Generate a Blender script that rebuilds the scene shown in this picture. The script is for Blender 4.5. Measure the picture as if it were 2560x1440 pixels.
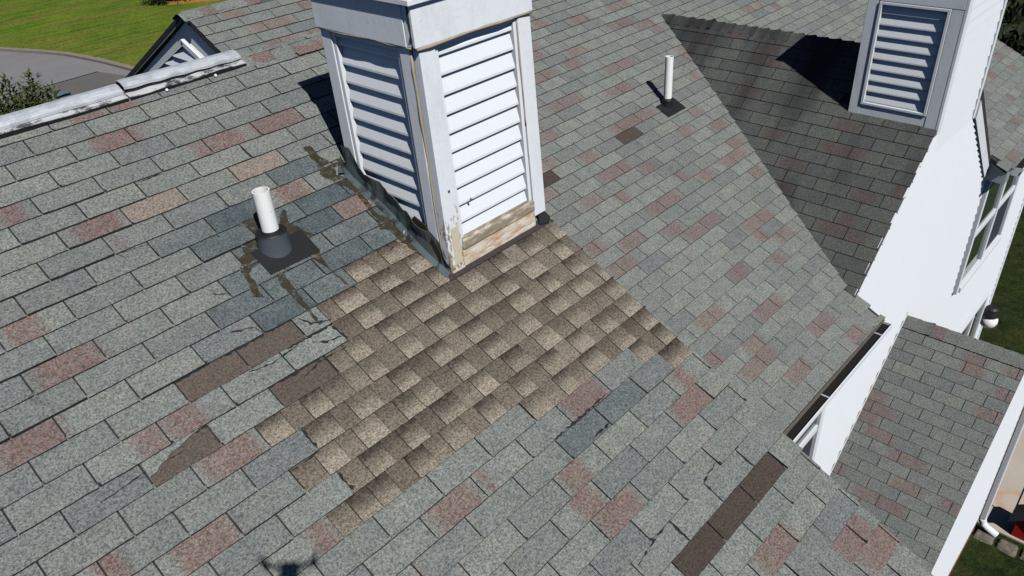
import bpy, bmesh, math, random
from mathutils import Vector, Matrix
random.seed(7)
S = bpy.context.scene
for o in list(bpy.data.objects): bpy.data.objects.remove(o)
# ------------------------------------------------------------------ camera, world, sun, exposure
CAM = Vector((-0.5131, -3.3134, 1.9505))
CR = ((0.67994805, 0.4330233, -0.59174443), (-0.73090301, 0.33559176, -0.59427179), (-0.05874897, 0.83658173, 0.544683))
cd = bpy.data.cameras.new('camera'); cam = bpy.data.objects.new('camera', cd); S.collection.objects.link(cam)
cam.matrix_world = Matrix.Translation(CAM) @ Matrix(CR).to_4x4()
cd.sensor_width = 36.0; cd.lens = 36.0 * 1932.47 / 2560.0; cd.clip_start = 0.03; cd.clip_end = 2000
S.camera = cam
SUN_EL, SUN_AZ = math.radians(48.5), math.radians(-108.5)
to_sun = Vector((math.cos(SUN_EL)*math.cos(SUN_AZ), math.cos(SUN_EL)*math.sin(SUN_AZ), math.sin(SUN_EL)))
w = bpy.data.worlds.new('World'); S.world = w; w.use_nodes = True
nt = w.node_tree; bg = nt.nodes['Background']; sky = nt.nodes.new('ShaderNodeTexSky')
sky.sky_type = 'NISHITA'; sky.sun_disc = False; sky.sun_elevation = SUN_EL
sky.sun_rotation = math.atan2(to_sun.x, to_sun.y)
sky.air_density = 0.45; sky.dust_density = 0.0; sky.ozone_density = 3.0; sky.altitude = 1200
nt.links.new(sky.outputs[0], bg.inputs[0]); bg.inputs[1].default_value = 0.068
sd = bpy.data.lights.new('sun', 'SUN'); sd.energy = 5.0; sd.angle = math.radians(0.53); sd.color = (1.0, 0.975, 0.94)
so = bpy.data.objects.new('sun', sd); S.collection.objects.link(so)
so.rotation_euler = to_sun.to_track_quat('Z', 'Y').to_euler(); so.location = (0, 0, 30)
S.view_settings.view_transform = 'Standard'; S.view_settings.look = 'None'
S.view_settings.exposure = -0.1; S.view_settings.gamma = 1.0
S.render.engine = 'CYCLES'; S.cycles.diffuse_bounces = 0
S.render.resolution_x, S.render.resolution_y = 1024, 576

# ------------------------------------------------------------------ helpers
def link(o): S.collection.objects.link(o); return o
def empty(name, loc=(0, 0, 0)):
    o = link(bpy.data.objects.new(name, None)); o.location = loc; o.empty_display_size = .2; return o
def tag(o, label=None, cat=None, group=None, kind=None):
    if label: o['label'] = label
    if cat: o['category'] = cat
    if group: o['group'] = group
    if kind: o['kind'] = kind
    return o
def put(o, parent):
    if parent is not None:
        o.parent = parent
        p = parent; off = Vector((0, 0, 0))
        while p is not None: off += p.location; p = p.parent
        o.location = -off                     # meshes are written in world coordinates
    return o
class MB:
    """collects faces with material slots; build() links ONE mesh object"""
    def __init__(s): s.v = []; s.f = []; s.m = []; s.att = []
    def vert(s, p, att=(0, 0, 0)): s.v.append(tuple(p)); s.att.append(att); return len(s.v) - 1
    def face(s, ids, m=0): s.f.append(tuple(ids)); s.m.append(m)
    def poly(s, pts, m=0, att=(0, 0, 0)): s.face([s.vert(p, att) for p in pts], m)
    def hexa(s, c, m=0):                       # c: 8 corners, bottom 4 ccw then top 4
        i = [s.vert(p) for p in c]
        for q in ((3, 2, 1, 0), (4, 5, 6, 7), (0, 1, 5, 4), (1, 2, 6, 5), (2, 3, 7, 6), (3, 0, 4, 7)): s.face([i[k] for k in q], m)
    def box(s, a, b, m=0):
        x0, y0, z0 = a; x1, y1, z1 = b
        s.hexa([(x0,y0,z0),(x1,y0,z0),(x1,y1,z0),(x0,y1,z0),(x0,y0,z1),(x1,y0,z1),(x1,y1,z1),(x0,y1,z1)], m)
    def prism(s, pts, d, m=0):                 # polygon pts extruded by vector d
        d = Vector(d); a = [s.vert(p) for p in pts]; b = [s.vert(Vector(p) + d) for p in pts]; n = len(pts)
        s.face(a[::-1], m); s.face(b, m)
        for k in range(n): s.face((a[k], a[(k+1) % n], b[(k+1) % n], b[k]), m)
    def tube(s, path, r, n=8, m=0, caps=True):
        path = [Vector(p) for p in path]; rs = r if isinstance(r, (list, tuple)) else [r] * len(path); rings = []
        for k, p in enumerate(path):
            t = (path[min(k+1, len(path)-1)] - path[max(k-1, 0)]).normalized()
            a = t.orthogonal().normalized() if abs(t.z) > .9 else t.cross(Vector((0, 0, 1))).normalized()
            b = t.cross(a).normalized()
            rings.append([s.vert(p + (a*math.cos(q*2*math.pi/n) + b*math.sin(q*2*math.pi/n)) * rs[k]) for q in range(n)])
        for k in range(len(path)-1):
            for q in range(n): s.face((rings[k][q], rings[k][(q+1) % n], rings[k+1][(q+1) % n], rings[k+1][q]), m)
        if caps: s.face(rings[0][::-1], m); s.face(rings[-1], m)
    def grid(s, rows, m=0, close=False):
        ids = [[s.vert(p) for p in r] for r in rows]
        for a in range(len(ids)-1):
            for b in range(len(ids[0])-1): s.face((ids[a][b], ids[a][b+1], ids[a+1][b+1], ids[a+1][b]), m)
    def build(s, name, mats, parent=None, smooth=False, attrs=False, bevel=0, solid=0):
        me = bpy.data.meshes.new(name); me.from_pydata(s.v, [], s.f)
        for mt in (mats if isinstance(mats, (list, tuple)) else [mats]): me.materials.append(mt)
        if any(s.m): me.polygons.foreach_set('material_index', s.m)
        if attrs:
            for k, nm in enumerate(('red', 'new', 'val')):
                a = me.attributes.new(nm, 'FLOAT', 'POINT'); a.data.foreach_set('value', [t[k] for t in s.att])
        if smooth: me.polygons.foreach_set('use_smooth', [True] * len(me.polygons))
        me.update(); o = link(bpy.data.objects.new(name, me))
        if solid: q = o.modifiers.new('solid', 'SOLIDIFY'); q.thickness = solid; q.offset = 0
        if bevel:
            q = o.modifiers.new('bevel', 'BEVEL'); q.width = bevel; q.segments = 2; q.limit_method = 'ANGLE'
        return put(o, parent)
def pixel(p):
    q = Matrix(CR).transposed() @ (Vector(p) - CAM)
    if q.z > -0.05: return None
    return (1280 + 1932.47 * q.x / -q.z, 720 - 1932.47 * q.y / -q.z)

# ------------------------------------------------------------------ materials
class NT:
    def __init__(s, name):
        s.mat = bpy.data.materials.new(name); s.mat.use_nodes = True; s.t = s.mat.node_tree
        s.b = s.t.nodes['Principled BSDF']
    def n(s, typ, **kw):
        o = s.t.nodes.new(typ)
        for k, v in kw.items():
            if k in ('operation', 'blend_type', 'data_type', 'noise_dimensions', 'voronoi_dimensions', 'feature', 'interpolation', 'attribute_name', 'clamp', 'wave_type', 'bands_direction', 'normalize', 'interpolation_type', 'distance'): setattr(o, k, v)
        return o
    def l(s, a, b): s.t.links.new(a, b)
    def pos(s): return s.n('ShaderNodeNewGeometry').outputs['Position']
    def noise(s, vec, scale, detail=3, rough=.6, dist=0):
        o = s.n('ShaderNodeTexNoise'); s.l(vec, o.inputs['Vector']); o.inputs['Scale'].default_value = scale
        o.inputs['Detail'].default_value = detail; o.inputs['Roughness'].default_value = rough; o.inputs['Distortion'].default_value = dist
        return o.outputs['Fac']
    def scale(s, vec, sc):
        o = s.n('ShaderNodeVectorMath', operation='MULTIPLY'); s.l(vec, o.inputs[0]); o.inputs[1].default_value = sc; return o.outputs[0]
    def math(s, op, a, b=None, c=None):
        o = s.n('ShaderNodeMath', operation=op)
        for k, v in enumerate((a, b, c)):
            if v is None: continue
            if isinstance(v, (int, float)): o.inputs[k].default_value = v
            else: s.l(v, o.inputs[k])
        return o.outputs[0]
    def ramp(s, f, stops):
        o = s.n('ShaderNodeValToRGB'); e = o.color_ramp.elements
        for k, (p, c) in enumerate(stops):
            if k > 1: e.new(p)
            e[k].position = p; c = c if isinstance(c, (tuple, list)) else (c, c, c); e[k].color = (*c, 1)
        s.l(f, o.inputs[0]); return o.outputs[0]
    def mix(s, f, a, b, mode='MIX'):
        o = s.n('ShaderNodeMix', data_type='RGBA', blend_type=mode)
        for sock, v in ((o.inputs[0], f), (o.inputs[6], a), (o.inputs[7], b)):
            if isinstance(v, (int, float)): sock.default_value = v
            elif isinstance(v, (tuple, list)): sock.default_value = (*v, 1)
            else: s.l(v, sock)
        return o.outputs[2]
    def attr(s, nm): o = s.n('ShaderNodeAttribute', attribute_name=nm); return o.outputs['Fac']
    def bump(s, h, strength=.3, dist=.01):
        o = s.n('ShaderNodeBump'); s.l(h, o.inputs['Height']); o.inputs['Strength'].default_value = strength; o.inputs['Distance'].default_value = dist
        s.l(o.outputs[0], s.b.inputs['Normal'])
    def done(s, col=None, rough=.8, metal=0, spec=.3):
        if col is not None:
            if isinstance(col, (tuple, list)): s.b.inputs['Base Color'].default_value = (*col, 1)
            else: s.l(col, s.b.inputs['Base Color'])
        if isinstance(rough, (int, float)): s.b.inputs['Roughness'].default_value = rough
        else: s.l(rough, s.b.inputs['Roughness'])
        s.b.inputs['Metallic'].default_value = metal; s.b.inputs['Specular IOR Level'].default_value = spec
        return s.mat

def mat_shingle(name, shade_algae=0.0):
    k = NT(name); p = k.pos()
    big = k.noise(p, 3.1, 3); mid = k.noise(p, 11, 4, .7); fine = k.noise(p, 95, 2, .8); sp = k.noise(p, 420, 1, .5)
    val = k.attr('val'); red = k.attr('red'); new = k.attr('new')
    base = k.ramp(mid, [(.25, (.150, .162, .156)), (.5, (.182, .195, .182)), (.75, (.222, .232, .208))])
    base = k.mix(k.math('MULTIPLY', k.math('SUBTRACT', big, .40), 1.2), base, (.178, .196, .152))
    base = k.mix(k.math('MULTIPLY', val, .6), base, (.112, .122, .130))
    warm = k.ramp(k.noise(p, 5.5, 2, .5), [(.54, 0.0), (.70, .35)]); base = k.mix(warm, base, (.190, .180, .168))
    redf = k.math('MULTIPLY', k.math('MAXIMUM', red, 0.0), k.ramp(k.noise(p, 75, 4, .85), [(.36, .15), (.60, 1.0)]))
    base = k.mix(redf, base, (.160, .092, .082))
    tanf = k.math('MAXIMUM', k.math('MULTIPLY', red, -1.0), 0.0)
    base = k.mix(k.math('MULTIPLY', tanf, .8), base, (.225, .178, .150))
    base = k.mix(k.math('MAXIMUM', new, 0), base, k.ramp(mid, [(.3, (.048, .064, .074)), (.7, (.095, .118, .124))]))
    brown = k.math('MAXIMUM', k.math('MULTIPLY', new, -1.0), 0.0)
    base = k.mix(brown, base, k.mix(val, (.105, .086, .073), (.050, .039, .034)))
    g = k.ramp(fine, [(.34, .50), (.5, 1.0), (.66, 1.42)])
    base = k.mix(k.math('SUBTRACT', 1.0, k.math('MULTIPLY', brown, .25)), base, g, 'MULTIPLY')
    g2 = k.ramp(sp, [(.32, .5), (.5, 1.0), (.68, 1.45)])
    base = k.mix(.85, base, g2, 'MULTIPLY')
    wr = k.ramp(k.noise(p, 21, 5, .8), [(.30, .5), (.42, 1.0)]); base = k.mix(.55, base, wr, 'MULTIPLY')
    if shade_algae:                                   # algal blotches over an even darkening that paints in the slope's shade
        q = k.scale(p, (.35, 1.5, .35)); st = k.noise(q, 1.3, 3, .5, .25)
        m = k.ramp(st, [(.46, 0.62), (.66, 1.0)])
        base = k.mix(k.math('MULTIPLY', m, shade_algae), base, (.020, .020, .021))
    k.bump(k.math('ADD', fine, k.math('MULTIPLY', mid, 1.5)), .5, .0035)
    return k.done(base, .95, spec=.15)
M = {}
M['shingle'] = mat_shingle('shingle_granules'); M['shingle_shade_algae'] = mat_shingle('shingle_granules_shade_algae', .92)
def flat(name, col, rough=.8, metal=0, spec=.3, var=.12, sc=9):
    k = NT(name); p = k.pos(); n_ = k.noise(p, sc, 4, .65)
    c = k.mix(n_, tuple(v*(1-var) for v in col), tuple(min(1, v*(1+var)) for v in col))
    k.bump(n_, .15, .004); return k.done(c, rough, metal, spec)
M['edge'] = flat('shingle_cut_edge', (.018, .019, .02), .95, var=.3)
M['deck'] = flat('dark_underlayer', (.030, .032, .033), .95, var=.4, sc=40)
def mat_lam():
    k = NT('laminate_granules'); p = k.pos(); fine = k.noise(p, 95, 2, .8); sp = k.noise(p, 220, 1, .5); mid = k.noise(p, 36, 4, .75)
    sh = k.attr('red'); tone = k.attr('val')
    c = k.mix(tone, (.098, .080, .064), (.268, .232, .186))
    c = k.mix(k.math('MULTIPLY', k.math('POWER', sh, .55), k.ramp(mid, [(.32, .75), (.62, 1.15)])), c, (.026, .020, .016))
    c = k.mix(1.0, c, k.ramp(fine, [(.36, .5), (.5, 1.0), (.66, 1.4)]), 'MULTIPLY')
    c = k.mix(.8, c, k.ramp(sp, [(.32, .6), (.5, 1.0), (.7, 1.3)]), 'MULTIPLY')
    k.bump(fine, .5, .003); return k.done(c, .95, spec=.15)
M['lam'] = mat_lam()
def mat_white(name, peel=0.0, base=(.70, .735, .77), rot=False):
    k = NT(name); p = k.pos(); n1 = k.noise(p, 7, 5, .7); n2 = k.noise(k.scale(p, (1, 1, .25)), 60, 3, .7)
    c = k.mix(n1, tuple(v*.94 for v in base), base)
    c = k.mix(k.math('MULTIPLY', k.ramp(n2, [(.58, 0.0), (.75, 1.0)]), .25 + .3*peel), c, (.52, .55, .58))
    if peel:
        gr = k.noise(k.scale(p, (2.5, 2.5, 70)), 3, 4, .7); c = k.mix(k.math('MULTIPLY', k.ramp(gr, [(.60, 0), (.70, 1)]), .35), c, (.36, .33, .29))
        sm = k.noise(k.scale(p, (1.2, 1.2, .5)), 5, 5, .75); c = k.mix(k.math('MULTIPLY', k.ramp(sm, [(.50, 0), (.75, 1)]), .55), c, (.50, .52, .54))
        m = k.ramp(k.noise(p, 13, 6, .75), [(.66 - .06*peel, 0.0), (.72 - .05*peel, 1.0)])
        c = k.mix(k.math('MULTIPLY', m, min(1, peel)), c, k.mix(n2, (.30, .24, .17), (.55, .50, .42)))
    if peel > .3:
        sx = k.n('ShaderNodeSeparateXYZ'); k.l(p, sx.inputs[0])
        low = k.math('MULTIPLY', k.math('SUBTRACT', .12, sx.outputs[2]), 2.2)
        rt = k.ramp(k.math('ADD', k.noise(k.scale(p, (1, 1, .45)), 26, 5, .75), k.math('MULTIPLY', low, .22)), [(.58, 0), (.66, 1)])
        c = k.mix(rt, c, k.mix(n2, (.12, .075, .035), (.42, .33, .20)))
    k.bump(k.math('ADD', n2, n1), .25, .004)
    return k.done(c, .6, spec=.3)
M['white'] = mat_white('white_vinyl'); M['paint'] = mat_white('white_painted_wood', .2); M['peel'] = mat_white('peeling_white_paint', .45)
M['vinyl'] = mat_white('white_siding', 0, (.74, .775, .81))
def mat_wood(name, a, b, paint=0.0):
    k = NT(name); p = k.pos(); n_ = k.noise(k.scale(p, (2.0, 20, 26)), 4, 5, .7, .4); q = k.noise(k.scale(p, (.35, 1, 1.6)), 22, 5, .7)
    c = k.mix(n_, a, b)
    if paint: c = k.mix(k.ramp(q, [(.50 - .1*paint, 0.0), (.66 - .1*paint, .9)]), c, (.66, .62, .55))
    k.bump(n_, .5, .006); return k.done(c, .85)
M['rawwood'] = mat_wood('bare_orange_wood', (.32, .17, .075), (.55, .41, .26), .85)
M['rotwood'] = mat_wood('grey_rotten_wood', (.13, .095, .06), (.38, .32, .24), .15)
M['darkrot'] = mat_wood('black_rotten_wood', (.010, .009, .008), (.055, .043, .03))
M['caulk'] = flat('tan_caulk', (.33, .285, .215), .7, var=.3, sc=60)
M['filler'] = flat('beige_filler', (.52, .47, .34), .8, var=.2, sc=30)
def mat_flash():
    k = NT('teal_painted_flashing'); p = k.pos(); n1 = k.noise(k.scale(p, (1, 1, .3)), 26, 5, .75); n2 = k.noise(p, 8, 3)
    c = k.mix(n2, (.050, .072, .078), (.135, .170, .175)); c = k.mix(k.ramp(n1, [(.66, 0), (.71, 1)]), c, (.70, .74, .76))
    c = k.mix(k.ramp(k.noise(k.scale(p, (1, 1, .2)), 18, 4), [(.5, 0), (.62, .9)]), c, (.016, .018, .018))
    return k.done(c, .42, .25, .5)
M['flash'] = mat_flash()
def mat_metal(name, col, dirt=0.0, rough=.45, metal_=.25):
    k = NT(name); p = k.pos(); n1 = k.noise(k.scale(p, (.6, 5, 5)), 12, 4, .6); n2 = k.noise(p, 9, 5, .7)
    c = k.mix(n1, tuple(v*.8 for v in col), col)
    if dirt: c = k.mix(k.math('MULTIPLY', k.ramp(n2, [(.47, 0), (.56, 1)]), dirt), c, (.02, .02, .019))
    r = k.ramp(n1, [(.3, rough*.8), (.7, rough*1.3)]); k.bump(n1, .12, .004)
    return k.done(c, r, metal_, .5)
M['alu'] = mat_metal('mill_aluminium', (.70, .74, .79)); M['aludirt'] = mat_metal('dirty_aluminium', (.72, .73, .74), .9, .45)
M['hood'] = mat_metal('weathered_vent_metal', (.64, .68, .73), .2, .42, .3)
M['black'] = flat('black_rubber', (.012, .013, .014), .55, spec=.4, var=.2)
M['boot'] = flat('grey_black_boot', (.075, .092, .108), .45, spec=.5, var=.2, sc=20)
def mat_pvc():
    k = NT('white_pvc'); p = k.pos(); m = k.ramp(k.noise(p, 55, 4, .7), [(.66, 0), (.70, 1)])
    return k.done(k.mix(k.math('MULTIPLY', m, .7), (.83, .83, .82), (.22, .2, .18)), .38, spec=.45)
M['pvc'] = mat_pvc()
def mat_seal():
    k = NT('brown_sealant'); p = k.pos(); n1 = k.noise(p, 40, 4, .7); n2 = k.noise(p, 24, 5, .75)
    c = k.mix(n1, (.020, .016, .008), (.062, .050, .026)); k.bump(n1, .6, .005)
    k.l(k.ramp(n2, [(.34, .12), (.56, .92)]), k.b.inputs['Alpha']); return k.done(c, .5, spec=.4)
M['seal'] = mat_seal()
M['apron'] = flat('dark_brown_flashing', (.045, .036, .034), .8, var=.4, sc=50)
M['dirt_shade'] = flat('gutter_dirt_shade', (.010, .010, .009), .95, var=.5, sc=60)  # near black: dirt plus the shade inside the trough, put into the colour
M['mud'] = flat('weathered_edge', (.085, .075, .06), .95, var=.5, sc=60)
def mat_glass(name, col):
    k = NT(name); return k.done(col, .06, 0, .8)
M['glass'] = mat_glass('window_glass', (.035, .055, .035)); M['screen'] = flat('insect_screen', (.030, .036, .050), .7, var=.15, sc=40)
M['blind'] = flat('window_blind', (.20, .26, .30), .6)
M['brick'] = flat('brick_foundation', (.20, .085, .055), .9, var=.4, sc=25)
M['navy'] = flat('shaded_eave_grey', (.30, .34, .38), .5, .2, var=.2)  # grey carries the shade of the eave box end in its colour

# ------------------------------------------------------------------ roof planes (measured from the tab grid)
TW, EX = .3048, .127
TA = .459306; TC = .741245; TD = .731852
class Plane:
    def __init__(s, o, ex, es, skew=.5):
        s.o = Vector(o); s.ex = Vector(ex); s.es = Vector(es); s.skew = skew
        s.n = s.ex.cross(s.es); s.n = s.n if s.n.z > 0 else -s.n
    sag = 0.0
    def P(s, a, v, h=0):
        if s.sag: h = h + s.sag*(1 + math.sin(a*1.7 + v*.6)*math.sin(v*2.1 - a*.5 + 1))
        return s.o + s.ex*a + s.es*v + s.n*h
sl = (0, -math.cos(TA), -math.sin(TA))
PA = Plane((0, 0, 0), (1, 0, 0), sl)
PB = Plane((3.948261, .069293, -1.195316), (1, 0, 0), sl)
PC = Plane((7.235355, 1.205794, -.373806), (0, -1, 0), (-math.cos(TC), 0, -math.sin(TC)), .494)
PD = Plane((7.287197, -1.784006, -3.307808), (0, -1, 0), (-math.cos(TD), 0, -math.sin(TD)), .490)
PA.sag = .0035; PB.sag = .005; PC.sag = .005
tanA = math.tan(TA); tanC = math.tan(TC)
zA = lambda y: y*tanA
zB = lambda y: PB.o.z + (y - PB.o.y)*tanA
RIDGE_A, RIDGE_B, RAKE_A, EAVE_B, WALL = 1.27, 3.46, 2.61, -1.78, -1.51
XC, ZC = 7.26, -.352              # ridge of the cross gable
XD, ZD = 7.385, -3.22             # ridge of the porch roof

D = {'redA':[[2.31,2.98,-10],[3.0,3.5,-10],[2.38,2.98,-8],[2.95,3.18,-8],[3.73,3.99,-6],[3.98,4.72,-6],[1.17,1.99,-4],[0.46,0.83,-6],[1.54,1.68,-3],[-0.42,0.12,-1],[4.94,5.98,-6],[6.97,7.75,-10],[-0.36,0.49,1],[0.51,0.61,1],[-1.23,-0.47,3],[0.55,1.09,5],[0.14,0.49,5],[0.65,1.38,7],[-0.31,0.51,9],[-1.04,-0.77,8],[1.11,1.48,11],[2.65,3.42,13],[3.59,3.68,13],[2.0,2.05,14],[4.6,5.05,15],[4.45,4.94,16],[4.51,5.38,17],[6.13,6.66,22],[7.67,8.12,15],[7.11,8.0,16],[5.57,6.45,13],[6.4,7.03,22],[7.47,8.32,24],[7.67,8.56,25],[4.31,4.96,-2],[5.02,5.69,0],[5.48,5.79,3]],
'tanA':[[1.96,3.02,-4],[3.98,5.0,-4]],
'newA':[[3.36,-2],[2.89,-1],[3.23,0],[2.66,1],[2.47,2],[2.15,2],[4.92,-1],[4.83,-3],[4.96,1],[4.63,2],[3.76,2],[5.23,2],[4.14,3],[3.11,2],[3.64,3],[5.97,-1],[5.72,1],[5.72,2],[4.34,-1],[5.5,14],[6.2,14],[3.8,1],[4.0,0],[3.4,3],[4.5,0],[2.9,1]],
'redB':[[0.58,2],[2.12,3],[2.51,4],[-0.11,3],[4.58,6],[4.41,7],[2.44,8],[4.11,9],[5.14,8],[0.09,9],[0.61,9],[2.03,11],[2.56,11],[0.79,12],[0.79,13],[-0.53,1],[-0.63,3],[3.43,14],[0.69,13],[-0.02,13],[-0.77,11],[1.16,15],[3.74,16],[2.95,14],[3.41,-10],[2.79,-10],[1.6,-8],[5.49,-6],[4.85,-6],[3.96,-6],[6.02,-3],[7.27,-4],[7.5,-2],[7.33,0],[1.99,-5],[0.69,-6],[2.73,-3],[3.56,-2],[2.03,-3],[4.97,1],[4.21,0],[6.21,1],[6.95,1],[6.77,3],[0.64,-2],[-0.28,-4],[3.02,1],[1.67,-1],[2.39,1],[2.07,3],[3.46,4],[4.51,6],[5.18,6],[5.48,-18],[7.17,-17],[9.17,-17],[9.89,-17],[9.01,-15],[8.3,-15],[9.68,-14],[9.92,-13],[4.03,-15],[5.54,-14],[4.98,-13],[3.82,-13],[3.21,-13],[6.94,-11],[6.19,-11],[9.85,-10],[9.71,-9],[5.67,-9],[5.21,-9],[8.87,-7],[4.21,-16],[16.12,-11],[16.91,-10],[15.3,-11],[-3.46,-28],[-2.48,-26],[-3.11,-26],[-3.21,-24],[-2.76,-24],[-1.2,-27],[-1.78,-24],[27.46,8],[25.96,8],[25.63,10],[23.79,9],[22.84,12],[21.23,14],[18.41,16]],
'redC':[[1.5,1],[0.22,2],[2.98,2],[2.76,3],[3.34,3],[2.97,6],[4.4,9],[6.47,7],[4.25,3],[6.45,9],[7.17,9],[5.49,11],[7.95,12],[8.86,11],[5.27,13],[7.44,15],[7.76,14],[8.05,15]],
'redD':[[1.76,1],[1.81,2],[2.88,1],[2.89,3],[2.71,5],[3.09,5],[-0.55,7],[-0.78,8],[-0.09,8],[-0.55,9],[-0.05,10],[0.1,10],[0.78,11],[1.42,11],[1.48,13],[0.54,15],[1.39,15],[2.79,13],[3.04,13],[-0.73,14]],
'brownB':[[3.97,-5],[0.31,-5]],
'patch':{3:[4.32,5.85],4:[3.48,5.85],5:[3.48,5.85],6:[3.02,8.54],7:[1.5,8.52],8:[2.0,8.52],9:[1.5,8.52],10:[2.0,8.52],11:[1.5,8.5],12:[5.02,8.5],13:[7.5,8.5],14:[7.9,8.5]},
'stain':[[[1.663,-0.574],[1.711,-0.564],[1.708,-0.464],[1.727,-0.406],[1.80,-0.396],[1.80,-0.371],[1.719,-0.347],[1.704,-0.3],[1.75,-0.22],[1.732,-0.104],[1.714,0.061],[1.764,0.16],[1.745,0.252],[1.776,0.439],[1.728,0.443],[1.698,0.274],[1.697,0.189],[1.658,0.149],[1.685,0.062],[1.703,-0.086],[1.701,-0.193],[1.662,-0.233],[1.621,-0.346],[1.659,-0.435]],
[[1.054,-0.261],[1.153,-0.267],[1.086,-0.114],[1.002,-0.04],[1.004,0.008],[0.965,0.014],[0.895,0.045],[0.873,0.016],[0.922,-0.059],[0.956,-0.069],[0.976,-0.149],[0.971,-0.215]],
[[1.275,-0.229],[1.305,-0.229],[1.265,-0.136],[1.289,-0.088],[1.306,-0.029],[1.336,0.006],[1.293,0.012],[1.272,0.128],[1.258,0.198],[1.257,0.352],[1.274,0.379],[1.262,0.278],[1.256,0.149],[1.22,0.095],[1.225,0.003],[1.189,-0.051],[1.21,-0.136]],
[[1.011,0.119],[1.051,0.129],[1.032,0.207],[1.035,0.269],[1.024,0.35],[1.017,0.49],[1.002,0.489],[1.004,0.395],[0.992,0.329],[0.995,0.243],[0.991,0.181]],
[[0.882,0.037],[0.906,0.052],[0.895,0.119],[0.881,0.207],[0.871,0.206],[0.878,0.129],[0.854,0.181],[0.841,0.181],[0.864,0.091]]]}
REPAIR = {(1, 4), (2, 4), (2, 6), (0, 6), (5, 20), (6, 20), (7, 20)}   # brown replacement tabs, (left cut, course)

def spans(lst, fixed=None):
    d = {}
    for e in lst:
        if len(e) == 3: d.setdefault(e[2], []).append((e[0], e[1]))
        else:
            r = random.Random(int(e[0]*977 + e[1]*31)); hl = r.uniform(.26, .46)
            d.setdefault(e[1], []).append((e[0]-hl, e[0]+hl))
    return d
def at(sp, j, u, soft=.04):
    b = 0.0
    for a, c in sp.get(j, ()):
        b = max(b, min(1, max(0, (min(u - a, c - u) + soft) / (2*soft))))
    return b
SP = {'A': spans(D['redA']), 'B': spans(D['redB']), 'C': spans(D['redC']), 'D': spans(D['redD'])}
TAN = spans(D['tanA']); NEWA = {}
for u, j in D['newA']: NEWA.setdefault(j, []).append(u)
BROWNB = {}
for u, j in D['brownB']: BROWNB.setdefault(j, []).append(u)

def tab_mesh(mb, P, a0, a1, v0, v1, red, new, val, rng, lift=.009, curl=.002, step=.05, wob=.0015, edge=.0045, spot=0.0):
    """one shingle tab: top skin, dark front edge and sides"""
    nc = max(1, int(math.ceil((a1 - a0) / step)))
    t0, t1, b1 = [], [], []
    tilt = rng.uniform(-.5, .5)
    for k in range(nc + 1):
        a = a0 + (a1 - a0)*k/nc
        e = curl * (abs(2*k/nc - 1)**2) * rng.uniform(.2, 1.2) + tilt*.0015*(2*k/nc - 1)
        at_ = (red(a) if callable(red) else red, new, val)
        vv = v1 + rng.uniform(-wob, wob)
        t0.append(mb.vert(P.P(a, v0 - .018, .0022), at_)); t1.append(mb.vert(P.P(a, vv, lift + e), at_)); b1.append(mb.vert(P.P(a, vv + edge, -.001), at_))
    flip = (P.ex.cross(P.es)).dot(P.n) > 0
    def F(q, m): mb.face(q if not flip else q[::-1], m)
    for k in range(nc):
        F((t0[k], t1[k], t1[k+1], t0[k+1]), 0); F((t1[k], b1[k], b1[k+1], t1[k+1]), 1)
    if rng.random() < spot:
        w_ = rng.uniform(.008, .016); h_ = rng.uniform(.008, .02); q = [mb.vert(P.P(a0 + dx, v1 - dv, lift + .002 - dv*.05)) for dx, dv in ((-.004, 0), (w_*.6, .001), (w_*.5, h_*.7), (-.003, h_))]; F(q, 1)
    s0 = mb.vert(P.P(a0, v0 - .018, -.001)); s1 = mb.vert(P.P(a1, v0 - .018, -.001))
    F((t0[0], s0, b1[0], t1[0]), 1); F((t0[-1], t1[-1], b1[-1], s1), 1)

def course_tabs(P, key, j, amin, amax, gap=.007):
    """tab intervals (a0,a1,k) of course j between amin and amax"""
    off = (P.skew*(j - 1) if P.skew != .5 else .5*(j % 2))
    k0 = int(math.floor(amin/TW - off)) - 1; out = []
    rng = random.Random(hash((key, j)) & 0xffff if False else (ord(key)*1009 + j*37) & 0xffff)
    k = k0; cuts = {}
    while (k + off)*TW < amax + TW:
        cuts[k] = (k + off)*TW + rng.uniform(-.005, .005); k += 1
    for k in sorted(cuts)[:-1]:
        a0 = max(cuts[k] + gap/2, amin); a1 = min(cuts[k+1] - gap/2, amax)
        if a1 - a0 > .012: out.append((a0, a1, k))
    return out

# ------------------------------------------------------------------ the house
house = tag(empty('house', (2.5, -1.5, -7.6)), 'large white two-storey house under grey asphalt shingle roofs with scattered reddish tabs', 'house')
GZ = -7.6
def slope_deck(name, pts, n, parent, mat=None, th=.045):
    mb = MB(); mb.prism([Vector(p) - n*.003 for p in pts], -n*th); return mb.build(name, mat or M['deck'], parent)
XL = -5.0; EAVE_A = -4.35
deckA = slope_deck('roof_slope', [(XL, RIDGE_A, zA(RIDGE_A)), (XL, EAVE_A, zA(EAVE_A)), (RAKE_A - .006, EAVE_A, zA(EAVE_A)), (RAKE_A - .006, RIDGE_A, zA(RIDGE_A))], PA.n, house)
tag(deckA, 'main near roof slope with brown patched shingles below the chimney')
BX0, BX1 = 2.49, 12.36
deckB = slope_deck('roof_slope', [(BX0, RIDGE_B, zB(RIDGE_B)), (BX0, -1.45, zB(-1.45)), (BX1, -1.45, zB(-1.45)), (BX1, RIDGE_B, zB(RIDGE_B))], PB.n, house)
tag(deckB, 'lower long roof slope behind the near rake, down to the gutter')
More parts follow.
